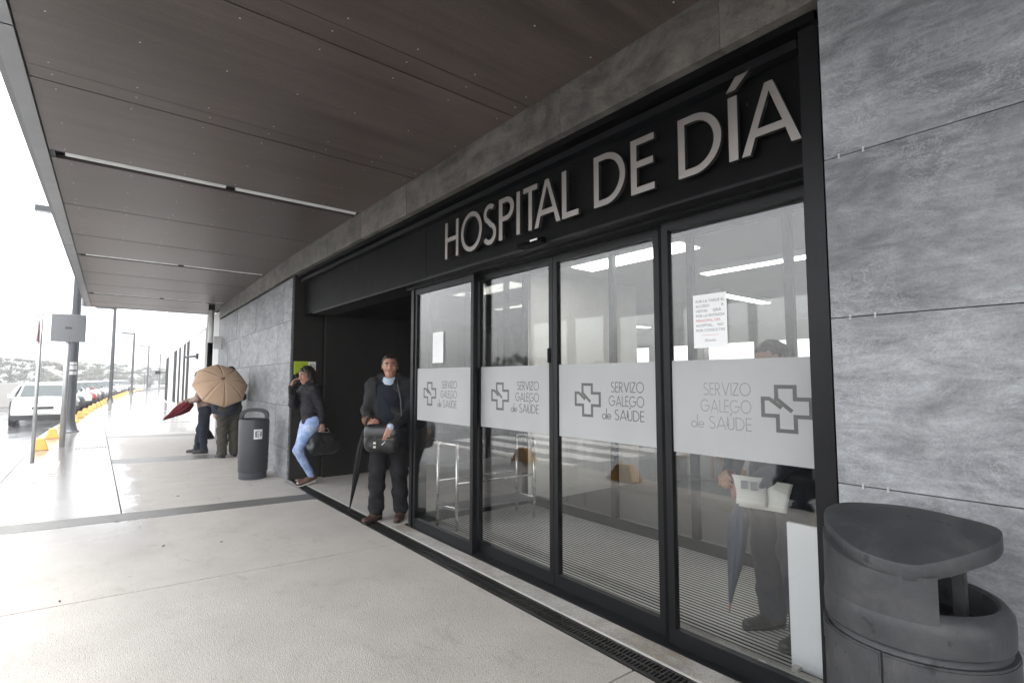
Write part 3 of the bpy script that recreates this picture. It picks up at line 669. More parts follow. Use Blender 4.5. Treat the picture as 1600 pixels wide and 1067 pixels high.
ring = [(.268 + .04 * math.cos(2 * PI * k / n), .125 + .04 * math.sin(2 * PI * k / n)) for k in range(n)]; ring2 = [(.268 + .03 * math.cos(2 * PI * k / n), .125 + .03 * math.sin(2 * PI * k / n)) for k in range(n)]
solid_loops(b, [ring, ring2], lambda u, v, d: (u, -.0075 + d, v), .001); solid_loops(b, [[(.24, .148), (.247, .155), (.297, .103), (.29, .096)]], lambda u, v, d: (u, -.008 + d, v), .001)
b.obj('prohibition_ring', 'ink', gs)
b = B()
for i in range(5): b.box(.02, .19 - (i % 3) * .03, -.0068, -.0061, .165 - i * .032, .173 - i * .032)
b.obj('printed_lines', plain('dark_green_print', (.13, .2, .02), .5), gs)

# ------------------------------------------------------------------ things in the vestibule and hall
gr = thing('guard_frame', 'stainless tube guard frame with a low shelf inside the leftmost panes', 'rail')
P = {'a': (2.80, 4.72), 'b': (2.86, 4.45), 'c': (3.80, 4.66), 'd': (3.80, 4.36)}
for k, (x, y) in P.items(): B().tube([(x, y, 0), (x, y, .86)], .016, 10).obj('post', 'stainless', gr, True)
for p, q, z in (('a', 'c', .46), ('b', 'd', .46), ('a', 'b', .84), ('c', 'd', .84), ('a', 'b', .22), ('c', 'd', .22)):
    B().tube([(*P[p], z), (*P[q], z)], .012, 8).obj('rail', 'stainless', gr, True)
B().prism([P['a'], P['b'], P['d'], P['c']], .19, .215).obj('shelf', 'signback', gr)
wp = thing('white_partition', 'low white board standing inside the last door panel beside the bin', 'board', (2.93, .96, 0))
B().box(-.012, .012, 0, .34, .003, .74).obj('board', 'whiteboard', wp, bevel=.003); B().box(-.06, .06, .02, .05, .003, .02).obj('foot', 'alu', wp); B().box(-.06, .06, .29, .32, .003, .02).obj('foot', 'alu', wp)
def chair(label, x, y, rz):
    t = thing('wooden_chair', label, 'chair', (x, y, -.022), rz, 'wooden chairs in the hall')
    B().box(-.22, .22, -.21, .21, .42, .46).obj('seat', 'wood', t, bevel=.008); B().box(-.22, .22, .19, .22, .55, .88).obj('backrest', 'wood', t, bevel=.008)
    for sx in (-1, 1):
        B().box(sx * .2 - .02, sx * .2 + .02, -.2, -.16, 0, .42).obj('leg', 'wood', t); B().box(sx * .2 - .02, sx * .2 + .02, .17, .209, 0, .56).obj('leg', 'wood', t)
chair('brown wooden chair in the hall seen through the third door panel', 6.6, 5.0 - .55, R(70)); chair('brown wooden chair nearer the middle of the hall behind the glass', 7.6, 4.6, R(100)); chair('brown wooden chair deeper in the hall to the right', 8.2, 3.5, R(95))
cpb = bmesh.new(); bmesh.ops.create_icosphere(cpb, subdivisions=3, radius=.028)
for v in cpb.verts: v.co *= .75 + .5 * abs(mnoise.noise(v.co * 60)); v.co.z *= .8
me = bpy.data.meshes.new('crumpled'); cpb.to_mesh(me); cpb.free()
tag(obj('crumpled_paper', me, 'paper', None, (2.77, 1.385, .022)), 'small crumpled white paper ball on the mat inside the last door', 'paper')

# ------------------------------------------------------------------ bins
nb = thing('large_litter_bin', 'dark grey hooded litter bin standing against the slate wall', 'bin', (2.03, .53, 0))
r = .232
def ell(rx, n=56): return [(math.cos(2 * PI * k / n) * rx, math.sin(2 * PI * k / n) * rx) for k in range(n)]
shade_auto(B().lathe([(r - .02, 0), (r - .018, .04), (r - .006, .05), (r - .001, .1), (r, .70), (r - .004, .725), (r - .012, .735)], 72).obj('bin_body', 'bin', nb), 40)
shade_auto(B().lathe([(r - .014, .735), (r - .014, .743), (r + .004, .746), (r + .006, .80), (r + .003, .826), (r - .012, .846), (r - .026, .850), (r - .034, .842), (r - .036, .76)], 72, cap=False).obj('collar_ring', 'bin', nb), 40)
B().lathe([(.01, .70), (r - .03, .70), (r - .03, .76)], 40, cap=False).obj('bin_liner', 'dark', nb, True)
# door leaves on the front, proud of the body, leaving a vertical gap
def shell(b, a0, a1, r0, r1, z0, z1, n=24, taper=0):
    v = []; f = []
    for i in range(n + 1):
        a = a0 + (a1 - a0) * i / n
        for rr, zz in ((r0, z0), (r1, z0), (r1 - taper, z1), (r0 - taper, z1)): v.append((rr * math.cos(a), rr * math.sin(a), zz))
    for i in range(n):
        for k in range(4): f.append((i * 4 + k, i * 4 + (k + 1) % 4, i * 4 + 4 + (k + 1) % 4, i * 4 + 4 + k))
    f += [(0, 1, 2, 3), (n * 4 + 3, n * 4 + 2, n * 4 + 1, n * 4)]; b.add(v, f); return b
split = R(176)
for a0, a1 in ((split - R(100), split - R(.8)), (split + R(.8), split + R(118))):
    o = shell(B(), a0, a1, r - .003, r + .008, .06, .722, 30).obj('bin_door', 'bin', nb); shade_auto(o, 40)
    o = shell(B(), a0 + R(1), a1 - R(1), r + .006, r + .0105, .655, .715, 30).obj('door_lip', 'bin', nb); shade_auto(o, 40)
# hood: a D-shaped lid sloping down to the front on a curved support
hp = [(-.013, -.222), (.030, -.205), (.052, -.12), (.062, .01), (.052, .12), (.026, .195), (-.02, .228), (-.075, .215), (-.138, .170), (-.19, .115), (-.222, .050), (-.232, -.02), (-.222, -.075), (-.185, -.125), (-.14, -.165), (-.07, -.208)]
def crom(p, m=4):
    q = []; N = len(p)
    for i in range(N):
        a, b_, c, d = (Vector(p[(i + k) % N]) for k in (-1, 0, 1, 2))
        for k in range(m):
            u = k / m; q.append(tuple(.5 * ((2 * b_) + (c - a) * u + (2 * a - 5 * b_ + 4 * c - d) * u * u + (3 * b_ - a - 3 * c + d) * u ** 3)))
    return q
outl = crom(hp); n = len(outl); cxx = -.085
def hz(x, y): return 1.062 + .36 * x + .022 * max(0, 1 - ((x - cxx) ** 2 / .024 + y * y / .05))
levels = [(.90, -.050), (.985, -.048), (1.0, -.043), (1.0, -.006), (.993, -.001), (.975, .0), (.75, 0), (.5, 0), (.25, 0)]
v = []; f = []
for s_, dz in levels: v += [(cxx + (x - cxx) * s_, y * s_, hz(cxx + (x - cxx) * s_, y * s_) + dz) for x, y in outl]
for i in range(len(levels) - 1): f += [(i * n + k, i * n + (k + 1) % n, (i + 1) * n + (k + 1) % n, (i + 1) * n + k) for k in range(n)]
f += [tuple(range(n - 1, -1, -1)), tuple((len(levels) - 1) * n + k for k in range(n))]
shade_auto(B().add(v, f).obj('bin_hood', 'bin', nb), 35)
def support(a0, a1, r0, r1, m=20):
    v = []; f = []
    for i in range(m + 1):
        a = a0 + (a1 - a0) * i / m
        for rr in (r0, r1):
            x, y = rr * math.cos(a), rr * math.sin(a); v += [(x, y, .80), (x, y, hz(x, y) - .035)]
    for i in range(m):
        a = i * 4; q = a + 4; f += [(a, a + 1, q + 1, q), (a + 2, q + 2, q + 3, a + 3), (a, q, q + 2, a + 2), (a + 1, a + 3, q + 3, q + 1)]
    f += [(0, 2, 3, 1), (m * 4, m * 4 + 1, m * 4 + 3, m * 4 + 2)]
    o = B().add(v, f).obj('hood_support', 'bin', nb); shade_auto(o, 40)
support(R(108), R(209), .205, .2345); support(R(262), R(288), .105, .135, 8)
lb = B().box(-.001, .001, -.03, .03, -.02, .02).obj('white_label', 'signwhite', nb, loc=(r * math.cos(R(253)) * 1.045, r * math.sin(R(253)) * 1.045, .66), rot=(0, 0, R(253)))

fb = thing('round_litter_bin', 'grey drum litter bin with a hoop handle and white sticker by the portal', 'bin', (1.94, 8.75, 0))
shade_auto(B().lathe([(.185, 0), (.19, .012), (.192, .10), (.20, .105), (.205, .115), (.212, .5), (.214, .86), (.206, .885), (.19, .895), (.188, .80)], 56, cap=False).obj('drum', 'bin2', fb), 40)
shade_auto(B().lathe([(.188, .0), (.192, .005), (.194, .098)], 56).obj('base_ring', 'binblue', fb), 40)
for z in (.25, .34, .43, .52): B().lathe([(.213, z), (.2165, z + .006), (.213, z + .012)], 56, cap=False).obj('rib', 'bin2', fb, True)
shade_auto(B().lathe([(.0, .83), (.19, .83)], 40, cap=False).obj('liner', 'dark', fb), 40)
v = []; f = []; n = 20
for i in range(n + 1):
    a = PI * i / n; x = -.2 * math.cos(a); z = .90 + .155 * math.sin(a) ** .55
    xi = x * .8; zi = .90 + .11 * math.sin(a) ** .55 - .004
    for yy in (-.06, .06): v += [(x, yy, z), (xi, yy, zi)]
for i in range(n):
    a = i * 4; q = a + 4
    f += [(a, q, q + 2, a + 2), (a + 1, a + 3, q + 3, q + 1), (a, a + 1, q + 1, q), (a + 2, q + 2, q + 3, a + 3)]
hp = B().add(v, f).obj('hoop_handle', 'bin2', fb, rot=(0, 0, R(-25))); shade_auto(hp, 40)
stk = thing_sticker = B(); n = 5
va = R(-88)
shell(stk, va - R(15), va + R(17), .2145, .2165, .60, .745, 8).obj('sticker', 'signwhite', fb)
bb = B()
for a0, a1, z0, z1 in ((-10, -4, .63, .72), (-9, 5, .705, .72), (-9, 5, .63, .645), (-3, 6, .665, .68), (9, 14, .64, .71)): shell(bb, va + R(a0), va + R(a1), .2165, .2175, z0, z1, 3)
bb.obj('sticker_print', 'ink', fb)

# ------------------------------------------------------------------ far wing of the building
fw = thing('far_wing', 'pale rendered far wing with dark slit windows beyond the canopy', 'building')
def fseg(y0, y1, d0, d1): return [(xf(y0) + d0, y0), (xf(y0) + d1, y0), (xf(y1) + d1, y1), (xf(y1) + d0, y1)]
B().prism(fseg(17.6, 43.5, .03, 9), 0, 2.99).obj('wall', 'white_clad', fw); B().prism(fseg(15.6, 17.6, .12, 9), 0, 3.3).obj('wall', 'white_clad', fw)
B().prism(fseg(17.6, 44.6, .02, 9), 3.02, 7.2).obj('upper_wall', 'white_clad', fw); B().prism(fseg(17.6, 43.5, .06, 9), 2.98, 3.03).obj('shadow_gap', 'winblack', fw)
yy = 17.62
while yy < 43.3:
    y1 = min(yy + 1.55, 43.4)
    for z0, z1 in ((.0, 1.48), (1.49, 2.97)): B().prism(fseg(yy + .006, y1 - .006, 0, .028), z0, z1).obj('facade_panel', 'white_clad', fw)
    yy = y1
for y0, y1, z0, z1 in ((39.4, 43.2, .1, 2.86), (31.2, 33.7, .3, 2.95), (28.3, 29.5, .3, 2.95), (25.4, 26.5, .4, 2.95), (23.4, 24.6, .45, 2.95)):
    f = B().prism(fseg(y0, y1, -.012, .028), z0, z1).obj('slit_window', 'winblack', fw)
    B().prism(fseg(y0 - .05, y1 + .05, -.02, .0), z1, z1 + .03).obj('window_head', 'pole', f)
wl = thing('wall_lamp', 'dark bracket lamp sticking out of the pale far wing', 'lamp', (xf(19.7), 19.7, 2.24))
B().tube([(0, 0, 0), (-.12, .06, .0), (-.30, .5, -.02)], .035, 8).obj('arm', 'pole', wl); B().box(-.07, 0, -.07, .07, -.09, .09).obj('bracket', 'pole', wl)
wc = thing('wall_camera', 'small dark security camera at the far corner of the pale wing', 'camera', (xf(43.4) - .0, 43.5, 1.95))
B().tube([(0, 0, 0), (-.35, .1, 0)], .05, 6).obj('arm', 'pole', wc); B().box(-.6, -.3, -.05, .25, -.12, .12).obj('housing', 'pole', wc)

# ------------------------------------------------------------------ street lamps, signs, blocks
ORD = ['first', 'second', 'third', 'fourth', 'fifth', 'sixth', 'seventh', 'eighth', 'ninth', 'tenth', 'eleventh', 'twelfth', 'thirteenth', 'fourteenth', 'fifteenth', 'sixteenth', 'seventeenth', 'eighteenth', 'nineteenth', 'twentieth', 'twenty-first', 'twenty-second', 'twenty-third', 'twenty-fourth', 'twenty-fifth', 'twenty-sixth', 'twenty-seventh', 'twenty-eighth', 'twenty-ninth', 'thirtieth']
lamps = [(-.50, 19.43, 6.32), (.84, 43.0, 6.2), (2.85, 63.2, 6.0), (5.3, 82., 5.75), (7.9, 98.5, 5.4)]
proto = None
for i, (x, y, h) in enumerate(lamps):
    lab = ['thick grey street lamp post beside the square sign, taped stickers on it', 'second grey street lamp post, top hidden by the canopy end', 'third street lamp with its flat arm pointing left', 'fourth street lamp in the receding row', 'farthest and smallest street lamp in the row'][i]
    t = thing('street_lamp', lab, 'street lamp', (x, y, 0), 0, 'street lamps along the kerb')
    k = h / 6.3
    shade_auto(B().lathe([(.23, 0), (.23, .02), (.18, .06), (.12, .30), (.112, .34), (.108, 2.0), (.09, 6.2 * k)], 20).obj('pole', 'pole', t), 40)
    B().box(-1.02, .10, -.12, .12, 6.17 * k, 6.33 * k).obj('lamp_arm', 'pole', t, bevel=.01); B().box(-.98, -.3, -.09, .09, 6.155 * k, 6.17 * k).obj('lamp_head', 'diffuser', t)
    if i == 0:
        for z, dz in ((1.62, .10), (1.76, .12), (1.90, .08)): shell(B(), R(200), R(320), .109, .1115, z, z + dz, 8).obj('sticker', 'galv', t)
        for a in range(4): B().lathe([(.014, .02), (.014, .045)], 8, (.215 * math.cos(a * PI / 2 + .6), .215 * math.sin(a * PI / 2 + .6))).obj('anchor_bolt', 'galv', t)
t = thing('round_road_sign', 'round red rimmed road sign seen edge-on on a thin galvanised post', 'road sign', (-.82, 12.86, 0))
B().lathe([(.03, 0), (.03, 2.72)], 12).obj('post', 'galv', t, True)
dsk = Matrix.Rotation(R(90), 4, 'Y')
for nm, m_, r_, x0, x1 in (('sign_disc', 'signback', .26, -.05, -.034), ('red_rim', 'signred', .262, -.0545, -.0505), ('sign_face', 'signwhite', .20, -.058, -.0548)):
    bb = B().lathe([(r_, x0), (r_, x1)], 32); bb.v = [(z, x, y + 2.44) for x, y, z in bb.v]; o = bb.obj(nm, m_, t, rot=(0, 0, R(8)))
t = thing('square_road_sign', 'square grey sign seen from behind on a galvanised post', 'road sign', (-.51, 15.37, 0))
B().lathe([(.052, 0), (.052, 2.98)], 12).obj('post', 'galv', t, True)
o = B().box(-.30, .30, -.075, -.06, 2.33, 2.95).obj('sign_plate', 'signback', t, bevel=.007)
for z in (2.5, 2.8): B().box(-.07, .07, -.062, .05, z - .025, z + .025).obj('clamp', 'galv', t)
B().box(-.06, .06, -.078, -.0755, 2.62, 2.66).obj('maker_label', 'pole', t)
# yellow blocks along the kerb
stp = [5.07, 7.40, 15.08, 17.82, 21.3, 23.9, 26.6, 29.1, 31.7, 34.35, 36.8, 39.1, 41.6, 44.2, 46.8, 49.4, 52, 55, 58, 61, 64.5, 68, 72, 76, 81, 86]
pm = B().prism([(-.14, -.25), (.14, -.25), (.14, .25), (-.14, .25)], 0, .24, [(-.06, -.12), (.06, -.12), (.06, .12), (-.06, .12)])
po = pm.obj('t', 'yellow', None, bevel=.018); blk = po.data; bpy.data.objects.remove(po)
for i, y in enumerate(stp):
    lab = ('yellow block mirrored in the %s glass panel' % ('third' if i == 0 else 'second')) if i < 2 else '%s yellow block in the kerb row, counted from the round sign' % ORD[i - 2]
    tag(obj('yellow_block', blk, 'yellow', None, (xk(y), y, 0), (0, 0, random.uniform(-.12, .12))), lab, 'bollard', 'yellow blocks along the kerb')

# ------------------------------------------------------------------ cars
def grid_loft(secs, name):
    n = len(secs[0]); v = [p for s in secs for p in s]; f = []
    for i in range(len(secs) - 1):
        for k in range(n - 1): f.append((i * n + k, i * n + k + 1, (i + 1) * n + k + 1, (i + 1) * n + k))
    f += [tuple(range(n - 1, -1, -1)), tuple((len(secs) - 1) * n + k for k in range(n))]
    return mesh(name, v, f, True)
# station: x (front at 0), bottom z, belt z, half width, centre rise
CS = [(0.0, .34, .62, .62, .03), (.06, .24, .70, .74, .04), (.35, .20, .80, .82, .05), (1.05, .20, .93, .84, .05), (1.3, .20, .95, .845, .04), (2.2, .20, .96, .85, .03), (3.2, .20, .98, .845, .03), (3.75, .22, .98, .82, .03), (4.02, .28, .93, .77, .02), (4.12, .40, .80, .70, .0)]
def car_body():
    secs = []
    for x, zb, zt, hw, cr in CS:
        half = [(hw * .86, zb), (hw * .97, zb + .10), (hw, zb + (zt - zb) * .45), (hw * .985, zt - .12), (hw * .90, zt - .02), (hw * .55, zt + cr * .8), (0, zt + cr)]
        secs.append([(x, -a, z) for a, z in half] + [(x, a, z) for a, z in half[-2::-1]])
    return grid_loft(secs, 'car_body')
GH = [(1.02, .93, .95, .70, .70), (1.70, .93, 1.38, .79, .56), (2.0, .94, 1.45, .80, .58), (2.9, .95, 1.46, .80, .58), (3.45, .96, 1.38, .78, .56), (4.0, .95, .98, .70, .66)]
def greenhouse():
    secs = []
    for x, zb, zt, hb_, ht in GH:
        half = [(hb_, zb - .05), (hb_, zb), (ht + .03, zt - .04 if zt - zb > .1 else zb + .005), (ht * .9, zt), (0, zt + .02)]
        secs.append([(x, -a, z) for a, z in half] + [(x, a, z) for a, z in half[-2::-1]])
    return grid_loft(secs, 'car_roof')
def lerp(a, b_, t): return tuple(x + (y - x) * t for x, y in zip(a, b_))
def quad_plate(p, off):
    v = [Vector(q) for q in p]; nrm = (v[1] - v[0]).cross(v[2] - v[0]).normalized() * off
    vv = [q + nrm for q in v] + list(v)
    return mesh('glass', vv, [(0, 1, 2, 3), (7, 6, 5, 4), (0, 4, 5, 1), (1, 5, 6, 2), (2, 6, 7, 3), (3, 7, 4, 0)])
BODY = car_body(); GREEN = greenhouse()
WS = quad_plate([(1.08, .64, .985), (1.08, -.64, .985), (1.655, -.545, 1.385), (1.655, .545, 1.385)], .02)
RW = quad_plate([(3.95, -.62, 1.01), (3.95, .62, 1.01), (3.5, .52, 1.385), (3.5, -.52, 1.385)], .02)
SW = {}
for s in (-1, 1):
    for k, (x0, x1, xa, xb) in enumerate(((1.25, 2.25, 1.80, 2.25), (2.32, 3.5, 2.32, 3.2))):
        q = [(x0, s * .795, .985), (x1, s * .805, .985), (xb, s * .628, 1.395), (xa, s * .624, 1.385)]
        SW[s, k] = quad_plate(q if s < 0 else q[::-1], .018)
TY = B().lathe([(.19, -.09), (.28, -.095), (.30, -.08), (.305, 0), (.30, .08), (.28, .095), (.19, .09)], 24); TY.v = [(x, z, y) for x, y, z in TY.v]; TY = TY.me('tyre', True)
RM = B().lathe([(.03, -.085), (.06, -.07), (.17, -.075), (.2, -.085), (.2, .085), (.03, .085)], 16); RM.v = [(x, z, y) for x, y, z in RM.v]; RM = RM.me('rim', True)
HL = {}
for s in (-1, 1):
    HL[s] = B().prism([(.0, s * .38), (.02, s * .38), (.22, s * .80), (.12, s * .775)], .60, .735, [(.06, s * .40), (.1, s * .40), (.34, s * .79), (.26, s * .775)]).me('lens')
GRL = B().box(-.03, .06, -.28, .28, .60, .685).me('grille'); LIP = B().prism([(-.035, -.62), (.1, -.80), (.1, .80), (-.035, .62)], .24, .40).me('lip'); PLT = B().box(-.045, -.035, -.26, .26, .46, .57).me('plate')
MIR = B().box(1.22, 1.36, -.95, -.84, .97, 1.10).me('mirror'); MIRR = B().box(1.22, 1.36, .84, .95, .97, 1.10).me('mirror')
def car(label, loc, face, paint, group, detail=True):
    t = thing('parked_car', label, 'car', loc, math.atan2(-face[1], -face[0]), group)      # front of the car is local -X
    def cp_(nm, me, mt_, par):
        o = bpy.data.objects.new(nm, me); COL.objects.link(o); o.parent = par
        if not me.materials: me.materials.append(None)
        o.material_slots[0].link = 'OBJECT'; o.material_slots[0].material = M[mt_] if isinstance(mt_, str) else mt_; return o
    bd_ = cp_('body', BODY, paint, t); rf = cp_('roof', GREEN, paint, t)
    cp_('windscreen', WS, 'carglass', rf)
    if detail: cp_('rear_window', RW, 'carglass', rf)
    for k in SW: cp_('side_window', SW[k], 'carglass', rf)
    for x in (.78, 3.30):
        for s in (-1, 1):
            tw = cp_('wheel', TY, 'tyre', t); tw.location = (x, s * .765, .305); r_ = cp_('rim', RM, 'rim', tw)
    for s in (-1, 1): cp_('headlight', HL[s], 'lens', t)
    cp_('grille', GRL, 'plastic', t); cp_('bumper_lip', LIP, 'plastic', t); cp_('number_plate', PLT, 'signwhite', t); cp_('door_mirror', MIR, paint, t); cp_('door_mirror', MIRR, paint, t)
    return t
paints = {'white': carpaint('white_car_paint', (.62, .62, .62)), 'silver': carpaint('silver_car_paint', (.20, .205, .21)), 'dark': carpaint('dark_grey_car_paint', (.05, .053, .058)), 'red': carpaint('red_car_paint', (.30, .03, .035)), 'green': carpaint('grey_green_car_paint', (.16, .19, .18)), 'blue': carpaint('blue_car_paint', (.06, .09, .17))}
car('white hatchback facing the camera behind the sign poles', (-1.36, 24.2, -.13), (.05, -1), paints['white'], 'cars parked along the kerb')
car('dark grey car mirrored in the rightmost glass door', (-1.35, 2.35, -.13), (1, .02), paints['dark'], 'cars parked along the kerb')
ccol = ['silver', 'dark', 'white', 'red', 'green', 'dark', 'silver', 'blue', 'dark', 'white', 'silver', 'green', 'dark', 'silver']
cy = 31.0
for i, c in enumerate(ccol):
    x = xk(cy) - 1.05
    car('%s car, %s in the slanted row behind the white hatchback' % (c if c != 'dark' else 'dark grey', ORD[i]), (x, cy - .2, -.13), (.30, -.954), paints[c], 'cars parked along the kerb', False)
    cy += 3.4 if i < 7 else 4.6

# ------------------------------------------------------------------ low wall, far shelter, trees
lwl = tag(B().box(-14, -3.2, 42, 42.5, -.13, 1.25).obj('low_wall', 'wallconc', None, bevel=.02), 'low grey concrete wall at the left edge behind the white car', 'wall')
sh = thing('bus_shelter', 'thin flat roofed shelter far down the street', 'shelter', (4.6, 118, 0))
B().box(-2.2, 2.8, -.8, .8, 2.5, 2.75).obj('roof', 'pole', sh)
for x in (-2, 2.6): B().lathe([(.08, 0), (.08, 2.5)], 8, (x, 0)).obj('post', 'pole', sh)
for x in (-1.6, -.2): B().lathe([(.05, 2.75), (.05, 3.8)], 8, (x, 0)).obj('mast', 'pole', sh)
def tree_mesh(seed, hgt, rad, n):
    rr = np.random.default_rng(seed); cl = []
    for k in range(40):
        a = rr.uniform(0, 2 * PI); u = rr.uniform(0, 1) ** .6; z = rr.uniform(.08, .95); q = rad * (1 - abs(z - .55) ** 1.6 * 1.9) * u
        cl.append((q * math.cos(a), q * math.sin(a), z * hgt, rr.uniform(.13, .26) * rad * 1.1))
    v = []; f = []
    for k in range(n):
        c = cl[rr.integers(len(cl))]; d = rr.normal(size=3); d /= np.linalg.norm(d); p = np.array(c[:3]) + d * c[3] * rr.uniform(.35, 1.15)
        s = rr.uniform(.10, .24); e1 = rr.normal(size=3); e1 /= np.linalg.norm(e1); e2 = np.cross(e1, d); e2 /= np.linalg.norm(e2) + 1e-6
        i = len(v); v += [p - e1 * s, p + e2 * s * .6, p + e1 * s, p - e2 * s * .6]; f.append((i, i + 1, i + 2, i + 3))
    tr = B().tube([(0, 0, 0), (.05, .02, hgt * .25), (0, .06, hgt * .55), (.04, 0, hgt * .85)], [.035 * hgt, .026 * hgt, .016 * hgt, .004 * hgt], 8)
    for c in cl[:9]: tr.tube([(0, .03, hgt * .35), (c[0] * .5, c[1] * .5, (c[2] + hgt * .4) / 2), c[:3]], [.012 * hgt, .008 * hgt, .003 * hgt], 5)
    return mesh('crown', v, f), tr.me('trunk', True)
TM = [tree_mesh(11, 9, 3.4, 5200), tree_mesh(12, 8, 3.9, 5200), tree_mesh(13, 10, 3.0, 5000)]
spots = [(-20, 112, 1.05), (-15.5, 118, .95), (-11, 120, 1.0), (-7.4, 122, 1.12), (-3.5, 118, 1.22), (-.6, 126, .95), (2.8, 132, 1.0), (6, 135, .92), (9.5, 140, .95), (13, 144, .9), (16.5, 148, .9), (-24, 104, 1.0), (20.5, 150, .95)]
tl = ['leftmost tree of the misty row', 'second tree from the left in the misty row', 'broad misty tree above the white car roof', 'misty tree between the two sign posts', 'tallest dark misty tree right of the thick lamp post', 'misty tree just right of the tallest one', 'hazy tree behind the second lamp post', 'hazy tree between second and third lamp posts', 'hazy tree behind the third lamp post', 'small hazy tree left of the far shelter', 'small hazy tree above the far shelter', 'misty tree cut off by the left edge of the picture', 'small hazy tree beside the far wing']
for i, (x, y, s) in enumerate(spots):
    t = thing('misty_tree', tl[i], 'tree', (x, y, -.13), random.uniform(0, 6.28), 'misty trees along the skyline')
    t.scale = (s * .95, s * .95, s * random.uniform(.44, .56)); c, k = TM[i % 3]; obj('crown', c, 'leafA' if i % 3 != 1 else 'leafB', t); obj('trunk', k, 'bark', t)
for i, (x, y, s, lab) in enumerate(((-38, 52, 1.0, 'bare looking tree mirrored in the second glass panel'), (-46, 66, 1.2, 'larger tree mirrored beside the frosted band of the first panel'), (-40, 26, .9, 'tree mirrored low in the third glass panel'), (-52, 10, 1.1, 'tree mirrored at the left of the fourth glass panel'))):
    t = thing('mirrored_tree', lab, 'tree', (x, y, -.13), i * 1.3, 'trees across the car park'); t.scale = (s * .6, s * .6, s * .55); c, k = TM[i % 3]; obj('crown', c, 'leafA', t); obj('trunk', k, 'bark', t)
# misty rain in the air
hz_ = tag(B().box(-420, 420, -320, 520, -.6, 14.2).obj('haze', None), kind='stuff')
s = MN('mist'); pv = s.n('VolumePrincipled'); pv.inputs['Color'].default_value = (.95, .96, .97, 1); pv.inputs['Density'].default_value = .0022; s.l(pv.outputs[0], s.out.inputs['Volume']); hz_.data.materials.append(s.m)
# litter on the pavement
lm = mesh('leaf', [(-.022, -.003, .001), (.002, -.008, .004), (.022, -.002, .002), (.004, .004, .005), (-.016, .005, .003), (-.022, -.003, .0), (.002, -.008, .0), (.022, -.002, .0), (.004, .004, .0), (-.016, .005, .0)], [(0, 1, 2, 3, 4), (9, 8, 7, 6, 5), (0, 5, 6, 1), (1, 6, 7, 2), (2, 7, 8, 3), (3, 8, 9, 4), (4, 9, 5, 0)])
for x, y, lab in ((.55, 5.72, 'tiny dark leaf scrap just left of centre on the slab before the grey strip'), (.98, 5.52, 'tiny dark leaf scrap on the same slab, nearer the drain'), (-.12, 4.75, 'tiny dark leaf scrap beside the nearest paving joint at the left'), (.25, 6.98, 'tiny dark scrap lying on the grey concrete strip'), (.9, 8.0, 'tiny dark scrap on the slab in front of the drum bin')):
    tag(obj('fallen_leaf', lm, 'deadleaf', None, (x, y, .001), (0, 0, random.uniform(0, 6))), lab, 'leaf', 'leaf scraps on the pavement')

